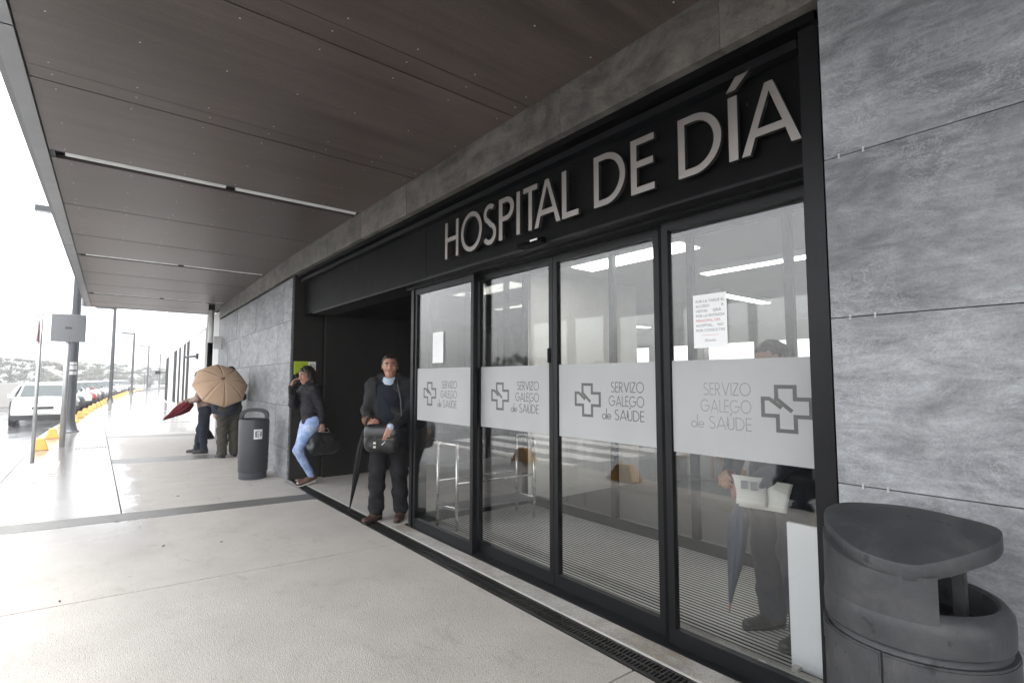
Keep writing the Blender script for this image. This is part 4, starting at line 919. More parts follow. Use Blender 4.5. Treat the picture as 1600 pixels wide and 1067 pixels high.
# ------------------------------------------------------------------ figures: smooth implicit bodies turned into one mesh each
class Fld:
    def __init__(s, lo, hi, h):
        s.lo = np.array(lo, float); s.h = h; s.n = np.ceil((np.array(hi) - s.lo) / h).astype(int) + 1
        s.F = np.full(s.n, 9., np.float32); s.ax = [s.lo[i] + h * np.arange(s.n[i]) for i in range(3)]
    def cone(s, a, b_, ra, rb=None, k=.03, flat=(1, 1, 1), frame=None, sub=False):
        rb = ra if rb is None else rb; a = np.array(a, float); b_ = np.array(b_, float); fl = np.array(flat, float)
        if frame is not None: A, Bw = frame[0] @ a + frame[1], frame[0] @ b_ + frame[1]
        else: A, Bw = a, b_
        pad = max(ra, rb) * max(fl.max(), 1) + k + 2.5 * s.h
        i0 = np.clip(np.floor((np.minimum(A, Bw) - pad - s.lo) / s.h).astype(int), 0, s.n); i1 = np.clip(np.ceil((np.maximum(A, Bw) + pad - s.lo) / s.h).astype(int) + 1, 0, s.n)
        if (i1 <= i0).any(): return s
        X, Y, Z = np.meshgrid(*[s.ax[i][i0[i]:i1[i]] for i in range(3)], indexing='ij')
        if frame is not None:
            Rm, o = frame; dx, dy, dz = X - o[0], Y - o[1], Z - o[2]; Ri = Rm.T
            X, Y, Z = (Ri[i, 0] * dx + Ri[i, 1] * dy + Ri[i, 2] * dz for i in range(3))
        X, Y, Z = X / fl[0], Y / fl[1], Z / fl[2]; a = a / fl; d = b_ / fl - a; L = max(d @ d, 1e-9)
        t = np.clip(((X - a[0]) * d[0] + (Y - a[1]) * d[1] + (Z - a[2]) * d[2]) / L, 0, 1)
        D = (np.sqrt((X - a[0] - t * d[0]) ** 2 + (Y - a[1] - t * d[1]) ** 2 + (Z - a[2] - t * d[2]) ** 2) - (ra + (rb - ra) * t)) * fl.min()
        sl = tuple(slice(p, q) for p, q in zip(i0, i1)); G = s.F[sl]
        if sub: s.F[sl] = np.maximum(G, -D)
        else:
            hh = np.maximum(k - np.abs(G - D), 0) / k; s.F[sl] = np.minimum(G, D) - hh * hh * k * .25
        return s
    def chain(s, pts, rs, k=.03, **kw):
        for i in range(len(pts) - 1): s.cone(pts[i], pts[i + 1], rs[i], rs[i + 1], k, **kw)
        return s
    def cut(s, fn):
        X, Y, Z = np.meshgrid(*s.ax, indexing='ij', sparse=True); s.F = np.maximum(s.F, fn(X, Y, Z)).astype(np.float32); return s
    def add(s, fn):
        X, Y, Z = np.meshgrid(*s.ax, indexing='ij', sparse=True); s.F = np.where(np.abs(s.F) < .06, s.F + fn(X, Y, Z), s.F).astype(np.float32); return s
    def mesh(s, name):
        F = s.F; I = F < 0; c = [I[a:F.shape[0] - 1 + a, b_:F.shape[1] - 1 + b_, d:F.shape[2] - 1 + d] for a in (0, 1) for b_ in (0, 1) for d in (0, 1)]
        cnt = sum(x.astype(np.int8) for x in c); act = np.argwhere((cnt > 0) & (cnt < 8))
        idm = np.full(cnt.shape, -1, np.int64); idm[tuple(act.T)] = np.arange(len(act))
        off = [(a, b_, d) for a in (0, 1) for b_ in (0, 1) for d in (0, 1)]; vals = [F[act[:, 0] + o[0], act[:, 1] + o[1], act[:, 2] + o[2]] for o in off]
        acc = np.zeros((len(act), 3)); num = np.zeros(len(act))
        for i in range(8):
            for j in range(i + 1, 8):
                if sum(abs(p - q) for p, q in zip(off[i], off[j])) != 1: continue
                m = (vals[i] < 0) != (vals[j] < 0); t = np.where(m, vals[i] / np.where(m, vals[i] - vals[j], 1), 0)
                acc += (np.array(off[i]) + t[:, None] * (np.array(off[j]) - np.array(off[i]))) * m[:, None]; num += m
        V = s.lo + s.h * (act + acc / num[:, None]); Q = []
        for ax in range(3):
            sl0 = [slice(1, -1)] * 3; sl1 = [slice(1, -1)] * 3; sl0[ax] = slice(0, -1); sl1[ax] = slice(1, None)
            A, Bq = I[tuple(sl0)], I[tuple(sl1)]; e = np.argwhere(A != Bq)
            if not len(e): continue
            base = e.copy(); u, w_ = [(1, 2), (2, 0), (0, 1)][ax]
            for q in range(3):
                if q != ax: base[:, q] += 1
            def cell(du, dw):
                q = base.copy(); q[:, u] -= du; q[:, w_] -= dw; return idm[q[:, 0], q[:, 1], q[:, 2]]
            quad = np.stack([cell(1, 1), cell(0, 1), cell(0, 0), cell(1, 0)], 1); fl = ~A[tuple(e.T)]
            quad[fl] = quad[fl][:, ::-1]; Q.append(quad)
        Q = np.concatenate(Q); Q = Q[(Q >= 0).all(1)]
        me = bpy.data.meshes.new(name); me.vertices.add(len(V)); me.vertices.foreach_set('co', V.astype(np.float32).ravel())
        me.loops.add(len(Q) * 4); me.loops.foreach_set('vertex_index', Q.astype(np.int32).ravel()); me.polygons.add(len(Q))
        me.polygons.foreach_set('loop_start', np.arange(0, len(Q) * 4, 4, dtype=np.int32)); me.polygons.foreach_set('use_smooth', [True] * len(Q)); me.update(calc_edges=True); me.validate(); return me
def A3(*p): return np.array(p, float)
def rotm(rx=0, ry=0, rz=0): return np.array(Matrix.Rotation(rz, 3, 'Z') @ Matrix.Rotation(ry, 3, 'Y') @ Matrix.Rotation(rx, 3, 'X'))
def hand(F, wr, d, up, curl=.5, side=1, sc=1.):
    """palm from the wrist along d; up = back of the hand; four unequal bent fingers and a thumb leaving the side of the palm"""
    d = A3(*d); d /= np.linalg.norm(d); up = A3(*up); up -= d * (up @ d); up /= np.linalg.norm(up); sd = np.cross(d, up) * side; wr = A3(*wr)
    for q in (-.028, -.010, .010, .028): F.cone(wr + sd * q * .6 * sc, wr + d * .085 * sc + sd * q * sc, .017 * sc, .014 * sc, .012)
    for q, ln in ((-.031, .060), (-.0105, .074), (.0105, .078), (.031, .070)):
        p = wr + d * .085 * sc + sd * q * sc; a = curl
        for seg, rr in ((.42, .0098), (.32, .009), (.26, .008)):
            e = d * math.cos(a) - up * math.sin(a); p2 = p + e * ln * seg * 1.25 * sc; F.cone(p, p2, rr * sc, rr * .94 * sc, .004); p = p2; a += curl * .9
    p = wr + d * .028 * sc + sd * .028 * sc; q = p + (d * .6 + sd * .65 - up * .25) * .042 * sc; r_ = q + (d * .9 + sd * .1 - up * .45) * .036 * sc
    F.cone(p, q, .014 * sc, .0115 * sc, .010); F.cone(q, r_, .011 * sc, .009 * sc, .004)
def head(F, c, Rm, k=1.):
    """c = centre of the skull; face towards local -Y"""
    fr = (Rm, A3(*c)); z = A3(0, 0, 0)
    F.cone((0, .012, .028), (0, .02, .02), .088 * k, .088 * k, .03, (.86, 1.08, 1.0), fr); F.cone((0, -.022, -.055), (0, -.03, -.075), .058 * k, .046 * k, .05, (.98, 1, 1), fr)
    F.cone((0, -.045, -.098), (0, -.05, -.098), .026 * k, .024 * k, .03, (1.2, 1, 1), fr)
    F.cone((0, -.090, .012), (0, -.108, -.030), .011, .0155, .016, (1, 1, 1), fr); F.cone((-.012, -.098, -.033), (.012, -.098, -.033), .010, .010, .012, (1, 1, 1), fr)
    for s in (-1, 1):
        F.cone((s * .012, -.084, .030), (s * .045, -.074, .030), .013, .011, .018, (1, 1, 1), fr); F.cone((s * .04, -.06, -.028), (s * .045, -.05, -.03), .024, .02, .03, (1, 1, 1), fr)
        F.cone((s * .032, -.092, .004), (s * .032, -.088, .004), .0125, .0125, .01, (1.2, 1, .8), fr, sub=True); F.cone((s * .032, -.078, .003), (s * .032, -.077, .003), .0125, .0125, .004, (1.1, 1, 1), fr)
        F.cone((s * .079, .012, .015), (s * .084, .02, -.03), .017, .011, .01, (.5, 1, 1), fr)
    F.cone((-.022, -.083, -.066), (.022, -.083, -.066), .008, .008, .008, (1, 1, 1), fr); F.cone((-.018, -.081, -.080), (.018, -.081, -.080), .0085, .0085, .008, (1, 1, 1), fr)
    F.cone((-.026, -.0935, -.0735), (.026, -.0935, -.0735), .0035, .0035, .003, (1, 1, 1), fr, sub=True)
def face_bits(t, c, Rm):
    for s in (-1, 1):
        b = B().lathe([(.0005, -.006), (.005, -.004), (.0062, 0), (.005, .004), (.0005, .006)], 10)
        p = Rm @ A3(s * .032, -.0885, .003) + A3(*c); obj('eye', mesh('eye', b.v, b.f, True), 'eye', t, tuple(p))
        pts = [tuple(Rm @ A3(s * x, y, z) + A3(*c)) for x, y, z in ((.014, -.0985, .0235), (.03, -.0975, .030), (.05, -.084, .025))]
        B().tube(pts, [.006, .0065, .004], 6).obj('eyebrow', 'hair', t, True)
    pts = [tuple(Rm @ A3(x, y, z) + A3(*c)) for x, y, z in ((-.023, -.0875, -.0725), (0, -.092, -.0715), (.023, -.0875, -.0725))]
    B().tube(pts, [.003, .0055, .003], 6).obj('mouth', 'lip', t, True)
def arm(F, J, s, r, k=.04): F.chain([J['sh' + s], J['el' + s], J['wr' + s]], r, k)
def fold(amp, fx=23., fz=31.):
    return lambda X, Y, Z: amp * (np.sin(Z * fz + 2.6 * np.sin(X * fx) + 1.7 * np.sin(Y * fx * .8 + 1)) + .6 * np.sin(Z * fz * 1.9 + X * 37 + 1.3 * np.sin(Y * 29)))
def shoe(t, ank, yaw, mat, sole='blackshoe', ln=.27, pitch=0., z0=0.):
    F = Fld((-.1, -.27, -.03), (.1, .14, .17), .006)
    F.cone((0, .035, .045), (0, -.05, .042), .040, .040, .03, (1, 1, 1)); F.cone((0, -.05, .036), (0, -.165, .03), .041, .034, .03, (1.08, 1, .85)); F.cone((0, .03, .06), (0, .025, .11), .042, .042, .03)
    F.cut(lambda X, Y, Z: .012 - Z); up_ = F.mesh('shoe')
    G = Fld((-.1, -.27, -.03), (.1, .14, .1), .006); G.cone((0, .04, .02), (0, -.05, .02), .044, .042, .03); G.cone((0, -.05, .02), (0, -.17, .02), .044, .037, .03, (1.06, 1, 1)); G.cut(lambda X, Y, Z: np.maximum(0. - Z, Z - .018))
    e = obj('shoe', up_, mat, t, (ank[0], ank[1], z0), (pitch, 0, yaw)); obj('sole', G.mesh('sole'), sole, e)
STAND = dict(hipL=(.095, 0, .92), hipR=(-.095, 0, .92), knL=(.105, -.02, .50), knR=(-.105, -.02, .50), anL=(.115, .02, .09), anR=(-.115, .02, .09), shL=(.185, .01, 1.42), shR=(-.185, .01, 1.42), elL=(.25, .03, 1.13), elR=(-.25, .03, 1.13), wrL=(.24, -.06, .88), wrR=(-.24, -.06, .88), neck=(0, .01, 1.48), head=(0, -.015, 1.635), chest=(0, 0, 1.27), belly=(0, 0, 1.06), pelvis=(0, 0, .94))
def body(t, J, Rm, handL=None, handR=None, h=.006, bits=True):
    lo = np.min([A3(*v) for v in J.values()], 0) - .26; hi = np.max([A3(*v) for v in J.values()], 0) + .2; lo[2] = max(lo[2], -.02)
    F = Fld(lo, hi, h)
    F.cone(A3(*J['chest']) + A3(-.06, .01, .06), A3(*J['chest']) + A3(.06, .01, .06), .07, .07, .04, (1, .85, 1)); F.chain([J['chest'], J['belly'], J['pelvis']], [.085, .085, .09], .04, flat=(1.05, .8, 1))
    F.cone(J['neck'], A3(*J['head']) + A3(0, .02, -.05), .056, .05, .03); F.cone(A3(*J['neck']) + A3(0, 0, -.05), J['chest'], .05, .07, .04)
    for s in 'LR':
        F.cone(A3(*J['neck']) + A3(0, 0, -.05), J['sh' + s], .05, .05, .04); arm(F, J, s, [.048, .038, .026]); F.chain([J['hip' + s], J['kn' + s], J['an' + s]], [.075, .05, .036], .04)
    head(F, J['head'], Rm)
    if handL: hand(F, J['wrL'], *handL)
    if handR: hand(F, J['wrR'], *handR)
    o = obj('body', F.mesh('body'), 'skin', t)
    if bits: face_bits(t, J['head'], Rm)
    return o
def hair_short(t, c, Rm, vol=.0, back=False):
    F = Fld(A3(*c) - .24, A3(*c) + .24, .006); fr = (Rm, A3(*c))
    F.cone((0, .018, .034), (0, .024, .026), .096 + vol, .096 + vol, .03, (.88, 1.08, 1.0), fr)
    if back: F.cone((0, .055, .01), (0, .10, -.10), .080, .060, .05, (1, 1, 1), fr); F.cone((-.06, .02, .0), (-.07, .04, -.11), .04, .03, .04, (1, 1, 1), fr); F.cone((.06, .02, .0), (.07, .04, -.11), .04, .03, .04, (1, 1, 1), fr)
    Ri = Rm.T; o = A3(*c)
    def cutf(X, Y, Z):
        dx, dy, dz = X - o[0], Y - o[1], Z - o[2]; y = Ri[1, 0] * dx + Ri[1, 1] * dy + Ri[1, 2] * dz; z = Ri[2, 0] * dx + Ri[2, 1] * dy + Ri[2, 2] * dz
        face = np.minimum(-.036 - y, .076 - z + 0 * y) if not back else np.minimum(-.045 - y, .055 - z)
        low = (-.045 - z) if not back else (-.16 - z)
        side = np.minimum(-.008 - y, .045 - z) if not back else np.minimum(-.03 - y, .03 - z)
        return np.maximum(np.maximum(face, low), side)
    F.cut(cutf); F.add(lambda X, Y, Z: .003 * np.sin(X * 140 + 40 * np.sin(Z * 25)) + .002 * np.sin(Y * 170)); obj('hair', F.mesh('hair'), 'hair', t)
def trousers(t, J, mat, rs=(.105, .078, .062), hem=.07, amp=.004, top=1.02, waist=(.155, .72)):
    lo = A3(-.45, -.5, -.01); hi = A3(.45, .4, 1.15); F = Fld(lo, hi, .0085)
    F.cone(A3(*J['pelvis']) + A3(-.045, 0, .03), A3(*J['pelvis']) + A3(.045, 0, .03), waist[0] * .82, None, .05, (1, waist[1] + .15, 1))
    for s in 'LR':
        hp_, kn, an = A3(*J['hip' + s]), A3(*J['kn' + s]), A3(*J['an' + s]); F.cone(hp_ + A3(0, .02, 0), hp_ + (kn - hp_) * .3, rs[0] * 1.08, rs[0], .05); F.chain([hp_, kn, an], rs, .03)
    F.add(fold(amp, 14, 30)); F.cut(lambda X, Y, Z: np.maximum(hem - Z, Z - top)); obj('trousers', F.mesh('trousers'), mat, t)
def face_rz(d): return math.atan2(d[0], -d[1])
def umbrella_closed(name, label, tip, top, mat, handle_mat, rmax=.042, hook=True, handle=.14):
    tip, top = Vector(tip), Vector(top); L = (top - tip).length; q = (top - tip).to_track_quat('Z', 'Y')
    t = thing(name, label, 'umbrella', tip); t.rotation_mode = 'QUATERNION'; t.rotation_quaternion = q
    B().tube([(0, 0, 0), (0, 0, .07)], [.004, .007], 8).obj('ferrule', handle_mat, t, True)
    n = 32; v = []; f = []; lv = 22; L2 = L - handle
    for i in range(lv + 1):
        u = i / lv; z = .06 + (L2 - .06) * u; base = rmax * (.16 + .84 * math.sin(min(1, u * 1.25) * PI / 2) ** 1.2) * (1 if u < .82 else 1 - (u - .82) * 2.6)
        for k in range(n):
            a = 2 * PI * k / n; r_ = base * (1 + .20 * math.sin(8 * a + 3.2 * u) + .07 * math.sin(3 * a + 9 * u)); v.append((r_ * math.cos(a), r_ * math.sin(a), z))
    for i in range(lv): f += [(i * n + k, i * n + (k + 1) % n, (i + 1) * n + (k + 1) % n, (i + 1) * n + k) for k in range(n)]
    f += [tuple(range(n - 1, -1, -1)), tuple(lv * n + k for k in range(n))]
    B().add(v, f).obj('folded_cloth', mat, t, True); B().tube([(0, 0, L2 - .02), (0, 0, L2 + .03)], .006, 8).obj('shaft', 'pole', t, True)
    if hook: pts = [(0, 0, L2 + .02), (0, 0, L - .0)] + [(.032 - .032 * math.cos(a), 0, L + .032 * math.sin(a)) for a in (R(40), R(80), R(120), R(160), R(190))]
    else: pts = [(0, 0, L2), (0, 0, L)]
    B().tube(pts, .0105, 10).obj('handle', handle_mat, t, True); return t
def umbrella_open(label, c, axis, rad, mat):
    """c = apex; axis points from the rim to the apex"""
    t = thing('open_umbrella', label, 'umbrella', c); t.rotation_mode = 'QUATERNION'; t.rotation_quaternion = Vector(axis).to_track_quat('Z', 'Y')
    n = 8; m = 10; sub = 6; dep = rad * .46; prof = lambda u: (rad * math.sin(u * R(66)) / math.sin(R(66)), -dep * (1 - math.cos(u * R(66))) / (1 - math.cos(R(66))))
    for g in range(n):
        v = []; f = []
        for i in range(m + 1):
            u = .02 + .98 * i / m; rr, z = prof(u)
            for k in range(sub + 1):
                q = k / sub; a = 2 * PI * (g + q) / n; sag = 4 * q * (1 - q)
                s_ = 1 - .075 * sag * u ** 1.3; v.append((rr * s_ * math.cos(a), rr * s_ * math.sin(a), z + .02 * sag * u ** 2 * rad))
        w_ = sub + 1
        for i in range(m): f += [(i * w_ + k, i * w_ + k + 1, (i + 1) * w_ + k + 1, (i + 1) * w_ + k) for k in range(sub)]
        o = obj('cloth_panel', mesh('panel', v, f, True), mat, t); sm_ = o.modifiers.new('thickness', 'SOLIDIFY'); sm_.thickness = .0025
        pts = []
        for i in range(7): rr, z = prof(.03 + .99 * i / 6); a = 2 * PI * g / n; pts.append((rr * math.cos(a), rr * math.sin(a), z - .006))
        B().tube(pts, .003, 5).obj('rib', 'pole', t, True)
    B().tube([(0, 0, .07), (0, 0, -.62)], .006, 8).obj('shaft', 'pole', t, True); B().tube([(0, 0, -.62), (0, 0, -.74)], .012, 8).obj('handle', 'woodhandle', t, True); B().tube([(0, 0, .0), (0, 0, .075)], [.01, .004], 8).obj('ferrule', 'pole', t, True)
    return t

# --- man with the shoulder bag, standing on the drain
mx, my = 2.52, 5.28
ma = face_rz((-.62, -.80))
t = thing('person', 'man in dark parka over navy sweater with shoulder bag, standing on the drain', 'person', (mx, my, .003), ma)
J = dict(STAND); J.update(anL=(.13, .03, .09), anR=(-.12, -.03, .09), knL=(.115, -.01, .50), knR=(-.11, -.05, .50), elR=(-.245, .04, 1.16), wrR=(-.19, -.195, 1.06), elL=(.255, .02, 1.15), wrL=(.075, -.315, 1.00), head=(0, -.02, 1.64))
HR = rotm(0, R(0), R(12))
body(t, J, HR, ((-.25, -.1, -1), (.35, -.9, 0), .28, -1), ((.85, -.45, -.08), (-.2, -.75, .65), .75, 1), .0055)
hair_short(t, J['head'], HR)
trousers(t, J, 'trouser', (.11, .088, .080), .085, .006)
F = Fld((-.3, -.3, .9), (.3, .25, 1.56), .008); F.chain([(0, -.005, 1.36), J['belly'], (0, 0, .97)], [.13, .135, .14], .05, flat=(1.12, .84, 1)); F.cone((-.08, 0, 1.36), (.08, 0, 1.36), .105, None, .05, (1, .9, 1)); F.add(fold(.003)); F.cut(lambda X, Y, Z: np.maximum(.95 - Z, Z - 1.47 + np.abs(X) * -.1)); obj('sweater', F.mesh('sweater'), 'sweater', t)
F = Fld((-.13, -.16, 1.38), (.13, .14, 1.58), .006); F.cone((0, -.02, 1.44), (0, -.012, 1.515), .082, .070, .02); F.cut(lambda X, Y, Z: np.maximum(-(Z - 1.42) , Z - 1.525 - .25 * Y)); F.cut(lambda X, Y, Z: -(np.abs(X) * 1.5 - (Z - 1.50)) - np.maximum(0, Y + .03) * 10); obj('shirt_collar', F.mesh('collar'), 'collar', t)
F = Fld((-.45, -.42, .66), (.45, .3, 1.62), .0085)
F.chain([(0, .02, 1.38), (0, .02, 1.08), (0, .025, .80)], [.152, .162, .178], .05, flat=(1.10, .80, 1)); F.cone((-.11, .01, 1.405), (.11, .01, 1.405), .115, None, .06, (1, .95, 1))
for s in 'LR': F.chain([J['sh' + s], J['el' + s], A3(*J['el' + s]) + (A3(*J['wr' + s]) - A3(*J['el' + s])) * .88], [.084, .068, .056], .045)
F.cone((-.09, .06, 1.49), (.09, .06, 1.49), .06, None, .05); F.cone((-.095, .0, 1.49), (-.10, .06, 1.5), .04, None, .04); F.cone((.095, .0, 1.49), (.10, .06, 1.5), .04, None, .04); F.cone((0, .12, 1.47), (0, .12, 1.50), .075, None, .05, (1.3, .8, 1))
F.add(fold(.005, 12, 24)); F.cut(lambda X, Y, Z: .72 - Z)
def opening(X, Y, Z): wdt = .045 + np.clip(Z - .95, 0, 1) * .10; return np.minimum(wdt - np.abs(X + .035 - .02 * np.clip(1.3 - Z, -1, 1)), -.03 - Y)
F.cut(opening); obj('parka', F.mesh('parka'), 'parka', t)
for s, m_ in (('R', 'fur'), ('L', 'collar')):
    e, q = A3(*J['el' + s]), A3(*J['wr' + s]); d = (q - e) / np.linalg.norm(q - e)
    F = Fld(q - .14, q + .12, .006); F.cone(q - d * .045, q - d * .012, .058 if s == 'R' else .042, .056 if s == 'R' else .04, .02); obj('cuff', F.mesh('cuff'), m_, t)
for s in 'LR':
    F = Fld(A3(*J['an' + s]) - .13, A3(*J['an' + s]) + .13, .007); a_ = A3(*J['an' + s]); F.cone(a_ + A3(0, 0, .015), a_ + A3(0, 0, .045), .074, .076, .02); F.add(fold(.004, 30, 60)); obj('trouser_cuff', F.mesh('cuff'), 'trouser', t)
shoe(t, J['anL'], R(-2), 'brownshoe', 'blackshoe'); shoe(t, J['anR'], R(-28), 'brownshoe', 'blackshoe')
B().tube([tuple(A3(*J['wrL']) + A3(-.035, -.055, -.135)), tuple(A3(*J['wrL']) + A3(-.06, -.095, -.165))], .004, 8).obj('cigarette', 'paper', t)
MW = Matrix.Translation((mx, my, .003)) @ Matrix.Rotation(ma, 4, 'Z')
def man_w(p): return tuple(MW @ Vector(p))
bg_ = thing('shoulder_bag', 'black leather shoulder bag hanging in front of the man in the parka', 'bag', man_w((-.02, -.265, .74)), ma)
F = Fld((-.22, -.12, -.03), (.22, .12, .33), .008)
F.cone((-.11, 0, .06), (.11, 0, .06), .06, None, .03, (1, .85, 1)); F.cone((-.11, 0, .22), (.11, 0, .22), .055, None, .06, (1, .8, 1)); F.cone((-.12, 0, .14), (.12, 0, .14), .06, None, .06, (1, .85, 1)); F.add(fold(.002)); obj('bag_body', F.mesh('bag'), 'leather', bg_)
F = Fld((-.22, -.12, .08), (.22, .12, .33), .007); F.cone((-.115, -.006, .235), (.115, -.006, .235), .06, None, .03, (1, .82, 1)); F.cone((-.115, -.012, .17), (.115, -.012, .17), .058, None, .05, (1, .85, 1)); F.cut(lambda X, Y, Z: .13 + .0 * X - Z); obj('bag_flap', F.mesh('flap'), 'leather', bg_)
B().box(-.065, -.045, -.068, -.058, .07, .17).obj('strap_tab', 'leather', bg_); B().box(-.068, -.042, -.073, -.066, .095, .115).obj('buckle', 'metal_clasp', bg_); B().box(-.067, -.043, -.073, -.066, .055, .075).obj('buckle', 'metal_clasp', bg_)
B().tube([(.15, .02, .2), (.19, .07, .38), (.17, .10, .55), (.13, .13, .70), (.12, .20, .77), (.11, .30, .77)], .008, 6).obj('strap', 'leather', bg_)
hw = Vector(man_w((-.185, -.245, 1.055)))
umbrella_closed('closed_umbrella', 'long black closed umbrella with its tip on the drain, held by the man', (2.26, 5.72, .006), tuple(hw + (hw - Vector((2.26, 5.72, 0))) * .03), 'blackumb', 'blackshoe', .036)

# --- woman on the phone by the black reveal
wx, wy = 2.42, 7.76
wa = face_rz((-.98, -.12))
t = thing('person', 'woman in black quilted jacket and ripped light jeans talking on the phone', 'person', (wx, wy, .001), wa)
J = dict(STAND); sc = .955
J = {k: tuple(np.array(v) * sc) for k, v in J.items()}
J.update(hipL=(.085, .055, .87), hipR=(-.085, .055, .87), pelvis=(0, .06, .89), belly=(0, .05, 1.0), chest=(0, .03, 1.19), knL=(.075, -.155, .495), knR=(-.07, -.085, .47), anL=(.06, .06, .115), anR=(-.075, .12, .10),
         neck=(0, .01, 1.40), shL=(.165, .03, 1.345), shR=(-.165, .01, 1.345), head=(0, -.035, 1.555), elL=(.20, .12, 1.08), wrL=(.19, .14, .835), elR=(-.20, -.12, 1.13), wrR=(-.095, -.20, 1.40))
HR = rotm(R(8), R(0), R(12))
body(t, J, HR, ((0, .02, -1), (1, 0, 0), .55, 1, .9), ((.15, .35, 1), (-.6, -.8, .2), .5, -1, .9), .006)
hair_short(t, J['head'], HR, .006, True)
trousers(t, J, 'jeans', (.096, .066, .048), .10, .003, 1.0, (.145, .72))
F = Fld((-.42, -.36, .80), (.42, .32, 1.52), .008)
F.chain([(0, .02, 1.29), (0, .04, 1.05), (0, .055, .90)], [.13, .128, .135], .05, flat=(1.12, .88, 1)); F.cone((-.095, .02, 1.325), (.095, .02, 1.325), .095, None, .05, (1, .95, 1)); F.cone((0, .01, 1.36), (0, 0, 1.43), .085, .082, .03)
for s in 'LR': F.chain([J['sh' + s], J['el' + s], A3(*J['el' + s]) + (A3(*J['wr' + s]) - A3(*J['el' + s])) * .92], [.072, .062, .046], .035)
F.add(lambda X, Y, Z: (.006) * np.abs(np.cos(PI * (Z + .010 * np.sin(X * 18 + Y * 9)) / .055)) ** .5 - .006 + .002 * np.sin(X * 60 + Y * 45 + Z * 90)); F.cut(lambda X, Y, Z: .855 - Z); obj('quilted_jacket', F.mesh('jacket'), 'puffer', t)
F = Fld((-.2, -.12, 1.24), (.2, .28, 1.5), .008); F.cone((-.07, .10, 1.36), (.07, .10, 1.36), .07, None, .05, (1, .9, 1)); F.cone((0, .13, 1.33), (0, .14, 1.28), .075, .05, .05); obj('hood', F.mesh('hood'), 'puffer', t)
shoe(t, J['anL'], R(4), 'sneaker', 'sole', pitch=R(14), z0=.03); shoe(t, J['anR'], R(-8), 'sneaker', 'sole')
for z, x0 in ((.56, .05), (.52, .045)): pass
ph = B().box(-.008, .008, -.035, .035, -.07, .07).obj('phone', 'blackshoe', None, bevel=.004)
WW = Matrix.Translation((wx, wy, .001)) @ Matrix.Rotation(wa, 4, 'Z')
ph.matrix_world = WW @ Matrix.Translation((-.088, -.10, 1.52)) @ Matrix.Rotation(R(25), 4, 'X'); tag(ph, 'dark phone held to the ear of the woman in the quilted jacket', 'phone')
hbx = thing('handbag', 'slouchy black handbag with a metal clasp frame hanging from the woman\'s hand', 'handbag', tuple(WW @ Vector((.20, .16, .42))), wa)
F = Fld((-.16, -.30, -.03), (.16, .30, .36), .008)
F.cone((0, -.13, .10), (0, .13, .10), .10, None, .05, (.85, 1, 1)); F.cone((0, -.16, .13), (0, .16, .13), .07, None, .06, (.9, 1, 1)); F.cone((0, -.10, .22), (0, .10, .22), .06, None, .07, (.8, 1, 1)); F.cone((0, -.06, .27), (0, .06, .27), .04, None, .06, (.8, 1, 1)); F.add(fold(.005, 30, 20)); obj('bag_body', F.mesh('bag'), 'leather', hbx)
B().tube([(-.0, -.20, .20), (0, -.13, .275), (0, -.05, .315), (0, .05, .315), (0, .13, .275), (0, .20, .20)], .007, 8).obj('clasp_frame', 'metal_clasp', hbx, True)
B().tube([(0, -.08, .30), (0, -.05, .36), (-.005, -.02, .375), (-.005, .02, .375), (0, .06, .36), (0, .09, .30)], .006, 8).obj('bag_handle', 'metal_clasp', hbx, True)

# --- couple at the wall: back view under the tan umbrella, and the one with the burgundy umbrella
ca = face_rz((-.25, .97))
cx_, cy_ = 2.06, 11.35
t = thing('person', 'person in navy coat and olive trousers hidden behind the tan umbrella', 'person', (cx_, cy_, .001), ca)
J = dict(STAND); J.update(wrR=(-.08, -.2, 1.15), elR=(-.24, -.03, 1.14), head=(0, -.015, 1.615))
HR = rotm()
body(t, J, HR, ((0, -.1, -1), (1, 0, 0), .4, 1), ((.5, -.5, .5), (-.3, -.8, 0), 1.0, 1), .008, False); hair_short(t, J['head'], HR)
trousers(t, J, 'olive', (.12, .098, .088), .05, .007)
F = Fld((-.42, -.4, .7), (.42, .3, 1.56), .01); F.chain([(0, .0, 1.36), (0, .0, 1.05), (0, .01, .86)], [.165, .18, .20], .05, flat=(1.12, .82, 1)); F.cone((-.11, .0, 1.39), (.11, .0, 1.39), .11, None, .05)
for s in 'LR': F.chain([J['sh' + s], J['el' + s], J['wr' + s]], [.085, .075, .058], .045)
F.add(fold(.006, 12, 24)); F.cut(lambda X, Y, Z: .80 - Z); obj('coat', F.mesh('coat'), 'navycoat', t)
shoe(t, J['anL'], R(6), 'blackshoe'); shoe(t, J['anR'], R(-6), 'blackshoe')
apx = Vector((1.84, 10.72, 1.50)); ax_ = Vector((.10, -.82, .55)).normalized()
umbrella_open('open tan umbrella tilted over the shoulder of the person in olive trousers', apx, ax_, .47, 'tan')
da = face_rz((-.95, .30))
dx_, dy_ = 1.80, 12.32
t = thing('person', 'person in floral top and dark trousers shaking a burgundy umbrella', 'person', (dx_, dy_, .001), da)
J = dict(STAND); sc = .94; J = {k: tuple(np.array(v) * sc) for k, v in J.items()}; J.update(elR=(-.24, -.16, 1.10), wrR=(-.14, -.36, 1.04), elL=(.22, -.12, 1.10), wrL=(.10, -.38, 1.02), anR=(-.10, -.14, .09), knR=(-.10, -.09, .47), chest=(0, -.05, 1.19), neck=(0, -.08, 1.38), head=(0, -.12, 1.53), shL=(.165, -.05, 1.33), shR=(-.165, -.05, 1.33))
HR = rotm(R(15)); body(t, J, HR, ((-.2, -1, -.1), (.6, 0, .8), .9, -1), ((.2, -1, -.1), (-.6, 0, .8), .9, 1), .008, False); hair_short(t, J['head'], HR, .01, True)
